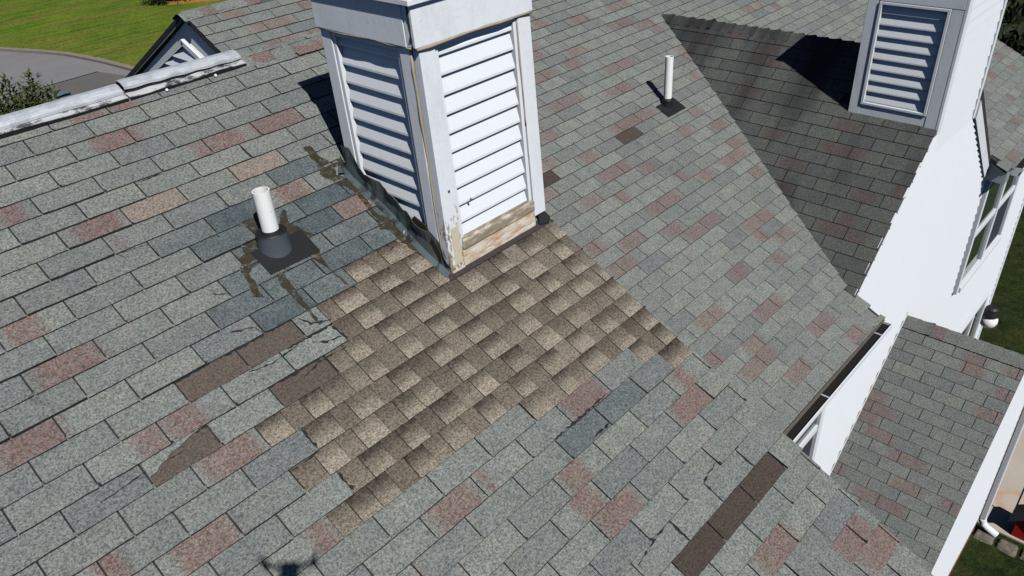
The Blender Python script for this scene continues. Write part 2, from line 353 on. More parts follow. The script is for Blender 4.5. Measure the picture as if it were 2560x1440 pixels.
for xa, xb in ((BX0, 5.52), (9.22, BX1)):
    slope_deck('roof_eave', [(xa, -1.45, zB(-1.45)), (xa, EAVE_B + .02, zB(EAVE_B + .02)), (xb, EAVE_B + .02, zB(EAVE_B + .02)), (xb, -1.45, zB(-1.45))], PB.n, house)
cx = lambda x: ZC - abs(x - XC)*tanC
deckC = slope_deck('roof_slope', [(XC, 2.0, ZC), (5.2, 2.0, cx(5.2)), (5.2, -1.48, cx(5.2)), (XC, -1.48, ZC)], PC.n, house)
tag(deckC, 'dark shade-toned, algal-stained slope of the cross gable below the second chimney')
nC2 = Vector((math.sin(TC), 0, math.cos(TC)))
deckC2 = slope_deck('roof_slope', [(XC, 2.0, ZC), (9.32, 2.0, cx(9.32)), (9.32, -1.50, cx(9.32)), (XC, -1.50, ZC)], nC2, house)
nBk = Vector((0, math.sin(TA), math.cos(TA)))
slope_deck('roof_slope', [(XL, RIDGE_A, zA(RIDGE_A)), (XL, 4.6, zA(RIDGE_A) - (4.6 - RIDGE_A)*tanA), (RAKE_A - .05, 4.6, zA(RIDGE_A) - (4.6 - RIDGE_A)*tanA), (RAKE_A - .05, RIDGE_A, zA(RIDGE_A))], nBk, house, M['shingle'])
slope_deck('roof_slope', [(BX0, RIDGE_B, zB(RIDGE_B)), (BX0, 8.9, zB(RIDGE_B) - (8.9 - RIDGE_B)*tanA), (BX1, 8.9, zB(RIDGE_B) - (8.9 - RIDGE_B)*tanA), (BX1, RIDGE_B, zB(RIDGE_B))], nBk, house, M['shingle'])

# ---- all 3-tab shingles: collect, keep the 300 largest on screen as single pieces, join the rest
CHX0, CHX1, CHY0, CHY1 = 1.788, 2.568, -.532, .223
tabs = []
def area(P, a0, a1, v0, v1):
    q = [pixel(P.P(a, v)) for a, v in ((a0, v0), (a1, v0), (a1, v1), (a0, v1))]
    if any(p is None for p in q): return 0
    cxm = sum(p[0] for p in q)/4; cym = sum(p[1] for p in q)/4
    if not (-40 < cxm < 2600 and -30 < cym < 1470): return 0
    return abs(sum(q[k][0]*q[(k+1) % 4][1] - q[(k+1) % 4][0]*q[k][1] for k in range(4)))/2
vr = RIDGE_A/math.cos(TA)
for j in range(-11, 38):
    v1 = j*EX; v0 = v1 - EX
    if v1 < -vr + .01: continue
    pr = D['patch'].get(j)
    for a0, a1, k in course_tabs(PA, 'A', j, XL, RAKE_A):
        u = k + .5*(j % 2)
        if (u, j) in REPAIR:
            tabs.append(('A', PA, a0, a1, v0, v1, j, u, 'repair')); continue
        y = -(v0 + v1)/2*math.cos(TA)
        pieces = [(a0, a1)]
        if pr:
            p0, p1 = pr[0]*TW, pr[1]*TW
            if a1 <= p0 + .02: pass
            elif a0 >= p1 - .02: pass
            else:
                pieces = [q for q in ((a0, p0 - .003), (p1 + .003, a1)) if q[1] - q[0] > .03]
        for b0, b1 in pieces:
            if CHY0 + .05 < y < CHY1 - .05:      # chimney stands here
                if b0 > CHX0 + .03 and b1 > CHX1: continue
                if b0 > CHX0 + .03 and b1 < CHX1 + .03: continue
                b1 = min(b1, CHX0 + .02) if b0 < CHX0 else b1
            tabs.append(('A', PA, b0, b1, max(v0, -vr), v1, j, u, ''))
vrb = -(RIDGE_B - PB.o.y)/math.cos(TA); veb = (PB.o.y - EAVE_B)/math.cos(TA)
for j in range(-30, 18):
    v1 = j*EX; v0 = v1 - EX
    if v1 < vrb + .01 or v0 > veb: continue
    y = PB.o.y - (v0+v1)/2*math.cos(TA)
    for a0, a1, k in course_tabs(PB, 'B', j, BX0 - PB.o.x, BX1 - PB.o.x, .006):
        x0, x1 = PB.o.x + a0, PB.o.x + a1; xm = (x0+x1)/2
        zc = cx(xm)
        if y < 2.0 and zc > zB(y) + .22: continue          # wholly under the cross gable
        if y < -1.42:
            if 5.56 < xm < 9.2: continue
            if x0 < 5.56 < x1: a1 = 5.53 - PB.o.x
        tabs.append(('B', PB, a0, a1, max(v0, vrb), min(v1, veb), j, k + .5*(j % 2), ''))
vlC = 2.9/1.0
for j in range(0, 24):
    v1 = j*EX; v0 = v1 - EX
    for a0, a1, k in course_tabs(PC, 'C', j, -.85, PC.o.y + 1.525):
        pm = PC.P((a0+a1)/2, (v0+v1)/2)
        if v1 < .02 or pm.z < zB(pm.y) - .16: continue
        if pm.x > 6.80 and pm.y < -.74: continue
        if pm.x > 6.80 and PC.P(a1, 0).y < -.74: a1 = PC.o.y + .735
        tabs.append(('C', PC, a0, a1, v0, v1, j, k, ''))
sc = sorted(range(len(tabs)), key=lambda i: -area(tabs[i][1], *tabs[i][2:6]))
single = set(sc[:300])
rest = MB(); restA = MB()
deck_of = {'A': deckA, 'B': deckB, 'C': deckC}
for i, (key, P, a0, a1, v0, v1, j, u, fl) in enumerate(tabs):
    rng = random.Random(i*13 + 5)
    um = ((a0+a1)/2)/TW
    new = 0.0; val = max(0, min(1, rng.gauss(.38, .38)))
    if key == 'A':
        if any(abs(q - um) < .5 for q in NEWA.get(j, ())): new = rng.uniform(.55, .95)
        elif any(abs(q - um) < .9 for q in NEWA.get(j, ())): new = rng.uniform(.1, .4)
        if fl: new = -1.0; val = rng.uniform(.05, .3) if j != 20 else rng.uniform(.75, 1.0)
        red = (lambda a, j=j: (at(SP['A'], j, a/TW) - at(TAN, j, a/TW))) if not fl else 0.0
        lift, step = ((.009 if rng.random() > .12 else rng.uniform(.012, .017)) if not fl else .0045), .05
    else:
        if key == 'B' and any(abs(q - um) < .5 for q in BROWNB.get(j, ())): new = -1.0
        red = lambda a, j=j, key=key: .8*at(SP[key], j, a/TW)
        lift, step = .0105, .08
    one = i in single
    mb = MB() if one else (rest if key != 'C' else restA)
    tab_mesh(mb, P, a0, a1, v0, v1, red, new, val, rng, lift, .0025 if key == 'A' else .0015, step, edge=rng.uniform(.002, .0065) if key == 'A' else rng.uniform(.002, .005), spot=.4 if key == 'A' and not fl else 0)
    if one:
        mb.build('shingle' if not fl else 'repair_shingle', [M['shingle' if key != 'C' else 'shingle_shade_algae'], M['edge']], deck_of[key], attrs=True)
nrest = len(rest.v)
# shade-darkened, algal tabs of the cross gable ride in the same joined part through their own material slots
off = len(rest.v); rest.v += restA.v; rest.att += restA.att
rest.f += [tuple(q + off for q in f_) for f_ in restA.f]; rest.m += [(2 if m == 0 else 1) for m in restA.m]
ro = rest.build('shingles', [M['shingle'], M['edge'], M['shingle_shade_algae']], house, attrs=True); ro['kind'] = 'stuff'

# ---- brown laminated repair patch: every tooth its own piece
for j, (p0, p1) in D['patch'].items():
    rng = random.Random(j*101 + 3); a = p0*TW; v1 = j*EX; v0 = v1 - EX; tooth = rng.random() < .5
    while a < p1*TW - .02:
        wd = rng.uniform(.10, .15) if tooth else rng.uniform(.085, .125)
        b = min(a + wd, p1*TW)
        if p1*TW - b < .05: b = p1*TW
        mb = MB(); y = -v1*math.cos(TA)
        dark = rng.random() < .5
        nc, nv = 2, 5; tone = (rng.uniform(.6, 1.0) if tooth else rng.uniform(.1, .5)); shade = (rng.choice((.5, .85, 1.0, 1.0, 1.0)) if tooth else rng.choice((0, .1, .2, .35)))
        lift = .0105 if tooth else .0065
        reach = rng.uniform(.45, .75); ids = []
        for r in range(nv+1):
            t = r/nv; v = v0 - .016 + (v1 - v0 + .016)*t; row = []
            for c in range(nc+1):
                aa = a + .0015 + (b - a - .003)*c/nc
                s_ = shade*max(0, 1 - t/reach)
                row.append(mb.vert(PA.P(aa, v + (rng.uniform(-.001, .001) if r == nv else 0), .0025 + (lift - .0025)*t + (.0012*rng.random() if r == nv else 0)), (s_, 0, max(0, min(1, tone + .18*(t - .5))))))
            ids.append(row)
        for r in range(nv):
            for c in range(nc): mb.face((ids[r][c], ids[r+1][c], ids[r+1][c+1], ids[r][c+1]), 0)
        bt = [mb.vert(PA.P(a + .0015 + (b-a-.003)*c/nc, v1 + .001, -.001)) for c in range(nc+1)]
        for c in range(nc): mb.face((ids[nv][c], bt[c], bt[c+1], ids[nv][c+1]), 1)
        s0 = mb.vert(PA.P(a + .0015, v0 - .016, -.001)); s1 = mb.vert(PA.P(b - .0015, v0 - .016, -.001))
        mb.face((ids[0][0], s0, bt[0], ids[nv][0]), 1); mb.face((ids[0][-1], ids[nv][-1], bt[-1], s1), 1)
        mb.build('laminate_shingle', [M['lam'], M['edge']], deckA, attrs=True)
        a = b; tooth = not tooth if rng.random() < .94 else tooth

# ---- ridge caps
def cap(P0, along, left, right, w, ln, lift, red, val, parent, mat='shingle', rng=random):
    """folded cap: P0 ridge point at its head, along = unit ridge direction, left/right = unit downslope vectors"""
    mb = MB(); prof = []
    for t in (-1, -.66, -.33, -.12, 0, .12, .33, .66, 1):
        d = (left if t < 0 else right)*abs(t)*w
        prof.append(d - Vector((0, 0, .010*max(0, 1 - abs(t)*5)))) 
    up = Vector((0, 0, 1)); rows = []
    for q, (s_, h) in enumerate(((-.03, .004), (ln*.5, .010), (ln, lift))):
        rows.append([mb.vert(P0 + along*s_ + p + up*(h + .004), (red, 0, val)) for p in prof])
    for r in range(2):
        for c in range(8): mb.face((rows[r][c], rows[r][c+1], rows[r+1][c+1], rows[r+1][c]), 0)
    low = [mb.vert(P0 + along*(ln+.001) + p - up*.002) for p in prof]
    for c in range(8): mb.face((rows[2][c], rows[2][c+1], low[c+1], low[c]), 1)
    for c in (0, 8):
        dn = [mb.vert(Vector(mb.v[rows[r][c]]) - up*.016) for r in range(3)]
        for r in range(2): mb.face((rows[r][c], rows[r+1][c], dn[r+1], dn[r]), 1)
    return mb.build('ridge_cap', [M[mat], M['edge']], parent, attrs=True)
sA_, sAb = Vector(sl), Vector((0, math.cos(TA), -math.sin(TA)))
rng = random.Random(3)
for k in range(6):                                       # near ridge, right of the vent strip
    cap(Vector((1.70 + k*.145, RIDGE_A + .01, zA(RIDGE_A) + .004)), Vector((1, 0, 0)), sA_, sAb, .13, .150, .012, 1.0 if k in (1,) else 0, rng.random(), deckA)
for k in range(30):                                      # far ridge over the louvred gable
    cap(Vector((BX0 - .01 + k*.142, RIDGE_B, zB(RIDGE_B) + .004)), Vector((1, 0, 0)), sA_, sAb, .13, .147, .012, .9 if k in (1, 4, 9, 17) else 0, rng.random(), deckB)
sC1, sC2 = Vector((-math.cos(TC), 0, -math.sin(TC))), Vector((math.cos(TC), 0, -math.sin(TC)))
for k in range(19):
    cap(Vector((XC, 1.72 - k*.128, ZC + .006)), Vector((0, -1, 0)), sC1, sC2, .125, .133, .016 + (.02 if k in (4,) else 0)*1 + rng.uniform(0, .008), .8 if k == 3 else 0, rng.random(), deckC, 'shingle_shade_algae')

# ---- walls of lap siding, each board a piece
def boards(face_y, x_of, z0, z1, exp, parent, depth=.02):
    z = z0
    while z < z1 - .01:
        zt = min(z + exp, z1); a, b = x_of(z), x_of(zt)
        if a is None: z += exp; continue
        b = b or a
        xa0, xa1 = a; xb0, xb1 = b
        if xa1 - xa0 > .03:
            mb = MB(); yb = face_y - depth; yt = face_y - .001; yi = face_y + .02
            mb.hexa([(xa0, yb, z), (xa1, yb, z), (xa1, yi, z), (xa0, yi, z), (xb0, yt, zt + .004), (max(xb1, xb0 + .002), yt, zt + .004), (max(xb1, xb0 + .002), yi, zt + .004), (xb0, yi, zt + .004)])
            mb.build('siding_board', M['vinyl'], parent)
        z += exp
wall = MB(); wall.box((2.52, WALL + .02, GZ - .3), (12.62, WALL + .2, -2.13))
wall.prism([(5.42, WALL + .02, -2.14), (9.12, WALL + .02, -2.14), (XC, WALL + .02, ZC - .06)], (0, .18, 0))
front = wall.build('wall', M['white'], house); tag(front, 'sunlit white clapboard gable wall facing the lower right')
def xw(z):
    if z < -2.13: return (2.52, 12.66)
    h = (ZC - .03 - z)/tanC
    return (XC - h + .02, XC + h - .02) if h > .05 else None
boards(WALL, xw, GZ + .35, -1.102, .106, front)
boards(WALL, lambda z: (xw(z)[0], 6.810) if xw(z) and xw(z)[0] < 6.75 else None, -1.102, -.89, .106, front)
boards(WALL, lambda z: (7.946, xw(z)[1]) if xw(z) and xw(z)[1] > 7.97 else None, -1.102, -.90, .106, front)
mb = MB(); mb.box((12.60, WALL - .022, GZ), (12.74, WALL + .12, -2.16)); mb.build('corner_board', M['white'], house, bevel=.004)
side = MB()
side.box((2.525, WALL + .21, GZ - .3), (2.70, 8.4, -2.0)); side.prism([(2.525, 8.2, -2.0), (2.525, -1.2, -2.0), (2.525, RIDGE_B, zB(RIDGE_B) - .06)], (.15, 0, 0))
gable = side.build('wall', M['white'], house); tag(gable, 'white gable end wall with a triangular louvre behind the bent ridge vent')
oth = MB(); oth.box((12.44, WALL + .21, GZ - .3), (12.6, 8.4, -2.2)); oth.box((2.71, 8.25, GZ - .3), (12.43, 8.4, -2.2)); oth.build('wall', M['white'], house)
oth = MB(); oth.box((XL + .2, EAVE_A + .35, GZ - .3), (2.48, EAVE_A + .5, zA(EAVE_A) + .05)); oth.box((2.33, EAVE_A + .51, GZ - .3), (2.48, WALL - .03, -1.6))
oth.prism([(2.36, EAVE_A + .52, -2.05), (2.36, 4.3, -2.05), (2.36, 4.3, -.95), (2.36, RIDGE_A, zA(RIDGE_A) - .07)], (.12, 0, 0))
oth.build('wall', M['white'], house)
# rake boards
mb = MB(); mb.prism([(RAKE_A - .03, EAVE_A, zA(EAVE_A) - .055), (RAKE_A - .03, RIDGE_A, zA(RIDGE_A) - .055), (RAKE_A - .03, RIDGE_A, zA(RIDGE_A) - .22), (RAKE_A - .03, EAVE_A, zA(EAVE_A) - .22)], (.022, 0, 0)); mb.build('rake_board', M['white'], house)
zz = zB(RIDGE_B) - (8.2 - RIDGE_B)*tanA
mb = MB(); mb.prism([(BX0 - .004, RIDGE_B + .02, zB(RIDGE_B) + .0), (BX0 - .004, 8.2, zz - .0), (BX0 - .004, 8.2, zz - .05), (BX0 - .004, RIDGE_B + .02, zB(RIDGE_B) - .04)], (.02, 0, 0)); mb.build('rake_edge', M['edge'], house)
# white rake board and dark shingle edge on the far side of the cross gable
def c2(x, d, y=WALL - .016): return (x, y, cx(x) - d)
mb = MB(); mb.prism([c2(7.94, -.05), c2(9.20, -.05), c2(9.16, .13), c2(7.94, .14)], (0, -.02, 0)); mb.build('rake_board', M['paint'], house)
mb = MB(); mb.prism([c2(7.94, -.155), c2(9.34, -.14), c2(9.30, -.053), c2(7.94, -.053)], (0, -.015, 0)); mb.build('shingle_edge', M['deck'], house)
for xa, xb, mt, yy in ((9.235, 12.36, 'navy', 0), (2.62, 5.515, 'white', 0)):
    mb = MB(); mb.prism([(xa, WALL - .014, zB(WALL) - .06), (xa, EAVE_B + .035, zB(EAVE_B + .035) - .052), (xa, EAVE_B + .035, -2.29), (xa, WALL - .014, -2.27)], (xb - xa, 0, 0)); mb.build('eave_box', M[mt], house)
# triangular louvre in the gable end (plane x = 2.52)
gx = 2.522
def gtri(pts, d, mat, name, x=gx): mb = MB(); mb.prism([(x, y, z) for y, z in pts], (d, 0, 0)); return mb.build(name, mat, house)
apx = (3.56, .225); lw = (5.3, -.56); rw = (2.75, -.10)
lou = gtri([(3.60, .245), (5.35, -.60), (5.35, -.68), (2.55, -.68), (2.55, -.20)], -.012, M['white'], 'gable_vent')
for (p, q) in (((3.60, .245), (5.42, -.62)), ((3.60, .245), (2.62, -.17))):
    dy, dz = q[0]-p[0], q[1]-p[1]; L = math.hypot(dy, dz); ny, nz = (dz/L*.05, -dy/L*.05)
    if nz > 0: ny, nz = -ny, -nz
    mb = MB(); mb.prism([(gx - .016, p[0], p[1]), (gx - .016, q[0], q[1]), (gx - .016, q[0]+ny, q[1]+nz), (gx - .016, p[0]+ny, p[1]+nz)], (-.03, 0, 0)); mb.build('vent_frame', M['white'], lou)
for k in range(7):
    z = .06 - k*.105; ya = 3.60 + (.245 - z)*2.06 - .12; yb = 3.60 - (.245 - z)*2.06 + .12
    if yb > ya: continue
    zt = z + .085; ya2 = 3.60 + (.245 - zt)*2.06 - .12; yb2 = 3.60 - (.245 - zt)*2.06 + .12
    if ya2 < yb2: ya2 = yb2 = (ya+yb)/2
    mb = MB(); mb.hexa([(gx - .05, yb, z), (gx - .05, ya, z), (gx - .044, ya, z), (gx - .044, yb, z), (gx - .018, yb2, zt), (gx - .018, ya2 + .001, zt), (gx - .013, ya2 + .001, zt), (gx - .013, yb2, zt)]); mb.build('louvre_slat', M['white'], lou)

# ---- windows (panes, frames, rails)
def window(x0, x1, z0, z1, mull, rails, name='window', screens=(), y=WALL - .036):
    fr = MB(); t = .075
    fr.box((x0, y - .028, z0), (x0 + t, y + .03, z1)); fr.box((x1 - t, y - .028, z0), (x1, y + .03, z1))
    fr.box((x0 + t, y - .028, z1 - t), (x1 - t, y + .03, z1)); fr.box((x0 + t, y - .05, z0), (x1 - t, y + .03, z0 + t))
    wn = fr.build(name, M['white'], house, bevel=.004)
    xs = [x0 + t] + [m for m in mull] + [x1 - t]
    for m in mull: b = MB(); b.box((m - .045, y - .024, z0 + t), (m + .045, y + .02, z1 - t)); b.build('mullion', M['white'], wn)
    for i in range(len(xs)-1):
        a = xs[i] + (.045 if i else 0); c = xs[i+1] - (.045 if i < len(xs)-2 else 0); zm = rails
        b = MB(); b.box((a, y - .018, zm - .035), (c, y + .02, zm + .035)); b.build('meeting_rail', M['white'], wn)
        b = MB(); b.box((a, y + .002, zm + .035), (c, y + .008, z1 - t)); b.build('pane', M['glass'], wn)
        b = MB(); b.box((a, y + .006, z0 + t), (c, y + .012, zm - .035)); b.build('screen' if i in screens else 'pane', M['screen'] if i in screens else M['glass'], wn)
    return wn
tag(window(9.42, 11.33, -4.0, -2.36, [10.43], -3.17, screens=(1,)), 'double window with an insect screen on its right lower sash')
tag(window(3.9, 5.16, -4.2, -2.88, [], -3.2, screens=(0,)), 'window half hidden below the gutter')
tag(window(10.6, 12.0, -7.45, -5.3, [11.3], -6.3), 'ground floor door and sidelight just showing over the porch ridge')
b = MB(); b.box((2.6, WALL - .02, GZ - .05), (12.64, WALL + .01, GZ + .35)); b.build('foundation', M['brick'], house)

# ------------------------------------------------------------------ porch
porch = tag(empty('porch', (XD, -2.1, GZ)), 'white gabled porch with small grey shingle roof, lower right of the wall', 'porch')
zd = lambda x: ZD - abs(x - XD)*math.tan(TD)
dl, dr, yf = 5.30, 9.47, -2.745
deckD = slope_deck('roof_slope', [(XD, WALL - .013, ZD), (dl, WALL - .013, zd(dl)), (dl, yf + .004, zd(dl)), (XD, yf + .004, ZD)], PD.n, porch)
nD2 = Vector((math.sin(TD), 0, math.cos(TD)))
slope_deck('roof_slope', [(XD, WALL - .013, ZD), (dr, WALL - .013, zd(dr)), (dr, yf + .004, zd(dr)), (XD, yf + .004, ZD)], nD2, porch, M['shingle'])
i = 0
for j in range(0, 23):
    v1 = j*EX; v0 = v1 - EX
    if v1 < -.06: continue
    for a0, a1, k in course_tabs(PD, 'D', j, PD.o.y - (WALL - .016), PD.o.y - yf):
        a0, a1 = a0, a1
        if a0 < PD.o.y - WALL - 9: continue
        i += 1; rng = random.Random(i*7 + 1); mb = MB()
        tab_mesh(mb, PD, a0, a1, max(v0, -.1), v1, lambda a, j=j: .75*at(SP['D'], j, a/TW), 0.0, max(0, min(1, rng.gauss(.55, .25))), rng, .0105, .0015, .08)
        mb.build('shingle', [M['shingle'], M['edge']], deckD, attrs=True)
sD1, sD2 = Vector((-math.cos(TD), 0, -math.sin(TD))), Vector((math.cos(TD), 0, -math.sin(TD)))
for k in range(9):
    cap(Vector((XD, WALL - .03 - k*.136, ZD + .006)), Vector((0, -1, 0)), sD1, sD2, .15, .140 if k < 8 else .125, .012 + (.012 if k == 1 else 0), .8 if k == 2 else 0, .6, deckD)
pw = MB(); pf = -2.70
pw.prism([(5.55, pf, GZ - .2), (9.26, pf, GZ - .2), (9.26, pf, zd(9.26) - .06), (XD, pf, ZD - .08), (5.55, pf, zd(5.55) - .06)], (0, .12, 0))
pw.box((5.55, pf + .121, GZ - .2), (5.67, WALL - .03, zd(5.67) - .1)); pw.box((9.14, pf + .121, GZ - .2), (9.26, WALL - .03, zd(9.14) - .3))
pwo = pw.build('wall', M['white'], porch); tag(pwo, 'narrow strip of white porch gable wall')
def xp(z):
    h = (ZD - .06 - z)/math.tan(TD)
    if h < .05: return None
    return (max(5.56, XD - h + .02), min(9.25, XD + h - .02))
boards(pf, xp, GZ + .3, ZD - .1, .106, pwo)
b = MB(); b.box((5.5, pf - .016, GZ - .05), (9.3, pf + .01, GZ + .3)); b.build('foundation', M['brick'], porch)
# metal flashing strip where the porch roof meets the wall
b = MB(); b.prism([(XD, WALL - .018, ZD + .02), (dl, WALL - .018, zd(dl) + .02), (dl, WALL - .018, zd(dl) + .055), (XD, WALL - .018, ZD + .06)], (0, -.006, 0)); b.build('flashing', M['white'], porch)

# ------------------------------------------------------------------ chimneys
LEAN = (.037, .085)
def chim_lean(o, x0, y0, z0, kx, ky):
    for v in o.data.vertices:
        h = v.co.z - z0; v.co.x += kx*h; v.co.y += ky*h
def louvre_slats(parent, axis, pos, a0, a1, zb, n, pitch, first_partial, mat, zclip=None):
    """slats filling an opening; axis 'x': face looks to -x at x=pos, slats run along y; axis 'y': face looks to -y"""
    for k in range(n):
        z = zb + k*pitch; zt = z + pitch*1.03
        if k == n-1 and first_partial: zt = z + pitch*.5
        o_, i_ = pos + .004, pos + .031
        mb = MB(); c = []
        for (d0, d1, zz) in ((o_, o_ + .006, z), (i_, i_ + .006, zt)):
            if axis == 'x': c += [(d0, a0, zz), (d0, a1, zz), (d1, a1, zz), (d1, a0, zz)]
            else: c += [(a0, d0, zz), (a1, d0, zz), (a1, d1, zz), (a0, d1, zz)]
        mb.hexa(c); 
        lip = MB()
        if axis == 'x': mb.box((o_ - .001, a0, z - .012), (o_ + .004, a1, z + .0005))
        else: mb.box((a0, o_ - .001, z - .012), (a1, o_ + .004, z + .0005))
        o = mb.build('louvre_slat', mat, parent); yield o
def boxpart(name, a, b, mat, parent, bevel=.003):
    mb = MB(); mb.box(a, b); return mb.build(name, mat, parent, bevel=bevel)

ch = tag(empty('chimney', (2.18, -.16, -.3)), 'square white louvred chimney with rotten wood base on the near roof', 'chimney', 'louvred chimneys')
x0, x1, y0, y1 = 1.788, 2.568, -.532, .223; zb = -.42; zt = .938
parts = []
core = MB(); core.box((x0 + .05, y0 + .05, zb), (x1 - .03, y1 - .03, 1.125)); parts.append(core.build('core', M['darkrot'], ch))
P_ = lambda *a, **k: parts.append(boxpart(*a, **k))
# corner posts: the -y face boards and the -x face boards, butted
P_('corner_post', (x0 - .004, y0 - .022, -.33), (x0 + .098, y0 + .03, zt), M['peel'], ch)          # near post on the sunny face
P_('corner_post', (x0 - .020, y0 + .031, -.30), (x0 + .03, y0 + .108, zt - .004), M['paint'], ch)   # near post on the shaded face
P_('corner_post', (x1 - .095, y0 - .020, -.20), (x1 + .003, y0 + .03, zt), M['paint'], ch)
P_('corner_post', (x0 - .018, y1 - .085, -.05), (x0 + .03, y1 + .002, zt - .002), M['paint'], ch)
P_('back_panel', (x0 + .031, y1 - .03, -.1), (x1, y1, zt), M['paint'], ch)
P_('side_panel', (x1 - .03, y0 + .031, -.3), (x1 + .001, y1 - .031, zt), M['paint'], ch)
# top band
P_('top_band', (x0 - .030, y0 - .034, zt + .004), (x1 + .012, y0 + .03, 1.137), M['peel'], ch)
P_('top_band', (x0 - .034, y0 + .031, zt + .002), (x0 + .03, y1 + .012, 1.136), M['paint'], ch)
P_('top_band', (x0 + .031, y1 - .03, zt + .002), (x1 + .012, y1 + .012, 1.136), M['paint'], ch)
P_('cap', (x0 - .058, y0 - .058, 1.139), (x1 + .04, y1 + .03, 1.165), M['paint'], ch)
P_('cap', (x0 - .03, y0 - .03, 1.166), (x1 + .02, y1 + .01, 1.176), M['alu'], ch)
# louvre frames
for a, b_ in (((x0 + .100, y0 - .010, -.115), (x0 + .124, y0 + .03, zt - .001)), ((x1 - .121, y0 - .010, -.115), (x1 - .097, y0 + .03, zt - .001)), ((x0 + .125, y0 - .010, zt - .030), (x1 - .122, y0 + .03, zt - .001))):
    P_('louvre_frame', a, b_, M['white'], ch)
for a, b_ in (((x0 - .012, y0 + .110, -.30), (x0 + .03, y0 + .134, zt - .005)), ((x0 - .012, y1 - .114, -.10), (x0 + .03, y1 - .088, zt - .005)), ((x0 - .012, y0 + .135, zt - .032), (x0 + .03, y1 - .115, zt - .005))):
    P_('louvre_frame', a, b_, M['white'], ch)
parts += list(louvre_slats(ch, 'y', y0, x0 + .124, x1 - .122, -.105, 11, .0985, True, M['white']))
parts += list(louvre_slats(ch, 'x', x0, y0 + .135, y1 - .115, -.205, 12, .0975, True, M['white']))
# rotten boards under the sunny louvre
P_('sill_board', (x0 + .099, y0 - .030, -.158), (x1 - .096, y0 + .028, -.094), M['rotwood'], ch, bevel=.008)
P_('base_board', (x0 + .099, y0 - .022, -.268), (x1 - .092, y0 + .028, -.160), M['rawwood'], ch, bevel=.006)
P_('filler_patch', (x0 + .030, y0 - .0245, -.22), (x0 + .085, y0 - .0215, -.005), M['filler'], ch, bevel=.001)
P_('broken_corner', (x0 + .004, y0 - .0265, -.335), (x0 + .096, y0 - .019, -.245), M['rawwood'], ch, bevel=.003)
# caulk beads
def bead(path, r, mat='caulk'):
    rg = random.Random(len(parts)); pts = []
    for k in range(len(path)-1):
        a, b_ = Vector(path[k]), Vector(path[k+1])
        for t in range(10): pts.append(a.lerp(b_, t/10) + Vector((rg.uniform(-1, 1), rg.uniform(-1, 1), rg.uniform(-1, 1)))*r*.45)
    pts.append(Vector(path[-1])); mb = MB(); mb.tube(pts, [r*rg.uniform(.6, 1.35) for _ in pts], 6); parts.append(mb.build('caulk_bead', M[mat], ch, smooth=True))
bead([(x0 - .02, y0 - .03, zt), (x1, y0 - .03, zt + .001)], .008); bead([(x0 - .028, y0, zt - .001), (x0 - .026, y1, zt - .001)], .008)
bead([(x0 - .012, y0 + .024, -.2), (x0 - .014, y0 + .026, zt)], .007); bead([(x1 - .096, y0 - .012, .35), (x1 - .096, y0 - .012, zt)], .005)
bead([(x0 - .026, y0 - .012, zt + .01), (x0 - .028, y0 - .01, 1.13)], .009, 'darkrot')
# screws
for (sx, sz) in ((x0 + .045, .05), (x0 + .05, -.02), (x0 + .2, .10), (x0 + .055, .20)):
    mb = MB(); mb.tube([(sx, y0 - .020, sz), (sx, y0 - .027, sz)], .007, 8); parts.append(mb.build('screw', M['aludirt'], ch))
for o in parts: chim_lean(o, x0, y0, -.27, *LEAN)
# teal side flashing with a wavy top edge, torn up at its back end
rows = []; rg = random.Random(11); n = 26
bot, top, bot2, top2 = [], [], [], []
for k in range(n+1):
    t = k/n; y = y1 + .03 - t*(y1 - y0 + .055); zr = zA(y) + .006
    h = .175 - .02*math.sin(t*3.1) + rg.uniform(-.012, .012) - (.05 if t > .93 else 0) + .02*math.sin(t*17)
    out = x0 - .036 - .008*math.sin(t*9 + 1) 
    bot.append((out - .012, y, zA(y) + .014)); top.append((out + .016, y, zr + .03)); bot2.append((out + .022, y, zr + h*.55)); top2.append((out + .012 + .012*math.sin(t*23), y, zr + h))
gp = MB(); gp.prism([(x0 - .022, y0 + .30, zA(y0 + .30) + .05), (x0 - .022, y0 + .035, zA(y0) + .02), (x0 - .022, y0 + .035, zA(y0) + .13), (x0 - .022, y0 + .13, zA(y0 + .13) + .20), (x0 - .022, y0 + .22, zA(y0 + .22) + .185)], (.006, 0, 0)); gp.build('rotten_strip', M['darkrot'], ch)
mb = MB(); mb.grid([bot, top, bot2, top2]); mb.build('side_flashing', M['flash'], ch, solid=.0025, smooth=False)
mb = MB(); mb.poly([(x0 - .03, y1 + .01, .14), (x0 - .04, y1 + .04, .25), (x0 - .085, y1 + .02, .16)]); mb.build('bent_flashing', M['flash'], ch, solid=.003)
# black apron flashing in front
mb = MB(); mb.prism([PA.P(x0 - .03, .585, .013), PA.P(x1 + .0, .585, .013), PA.P(x1 + .0, .638, .012), PA.P(x0 - .04, .642, .012)], PA.n*.003); mb.build('apron_flashing', M['apron'], ch)
mb = MB(); pts = [(x1 - .08, y0 - .035), (x1 - .01, y0 - .05), (x1 + .03, y0 - .03), (x1 + .028, y0 + .03), (x1 + .0, y0 + .06)]
mb.prism([(a, b_, zA(b_) + .012) for a, b_ in pts], (0, 0, .026)); mb.build('tar_lump', M['edge'], ch, bevel=.010)

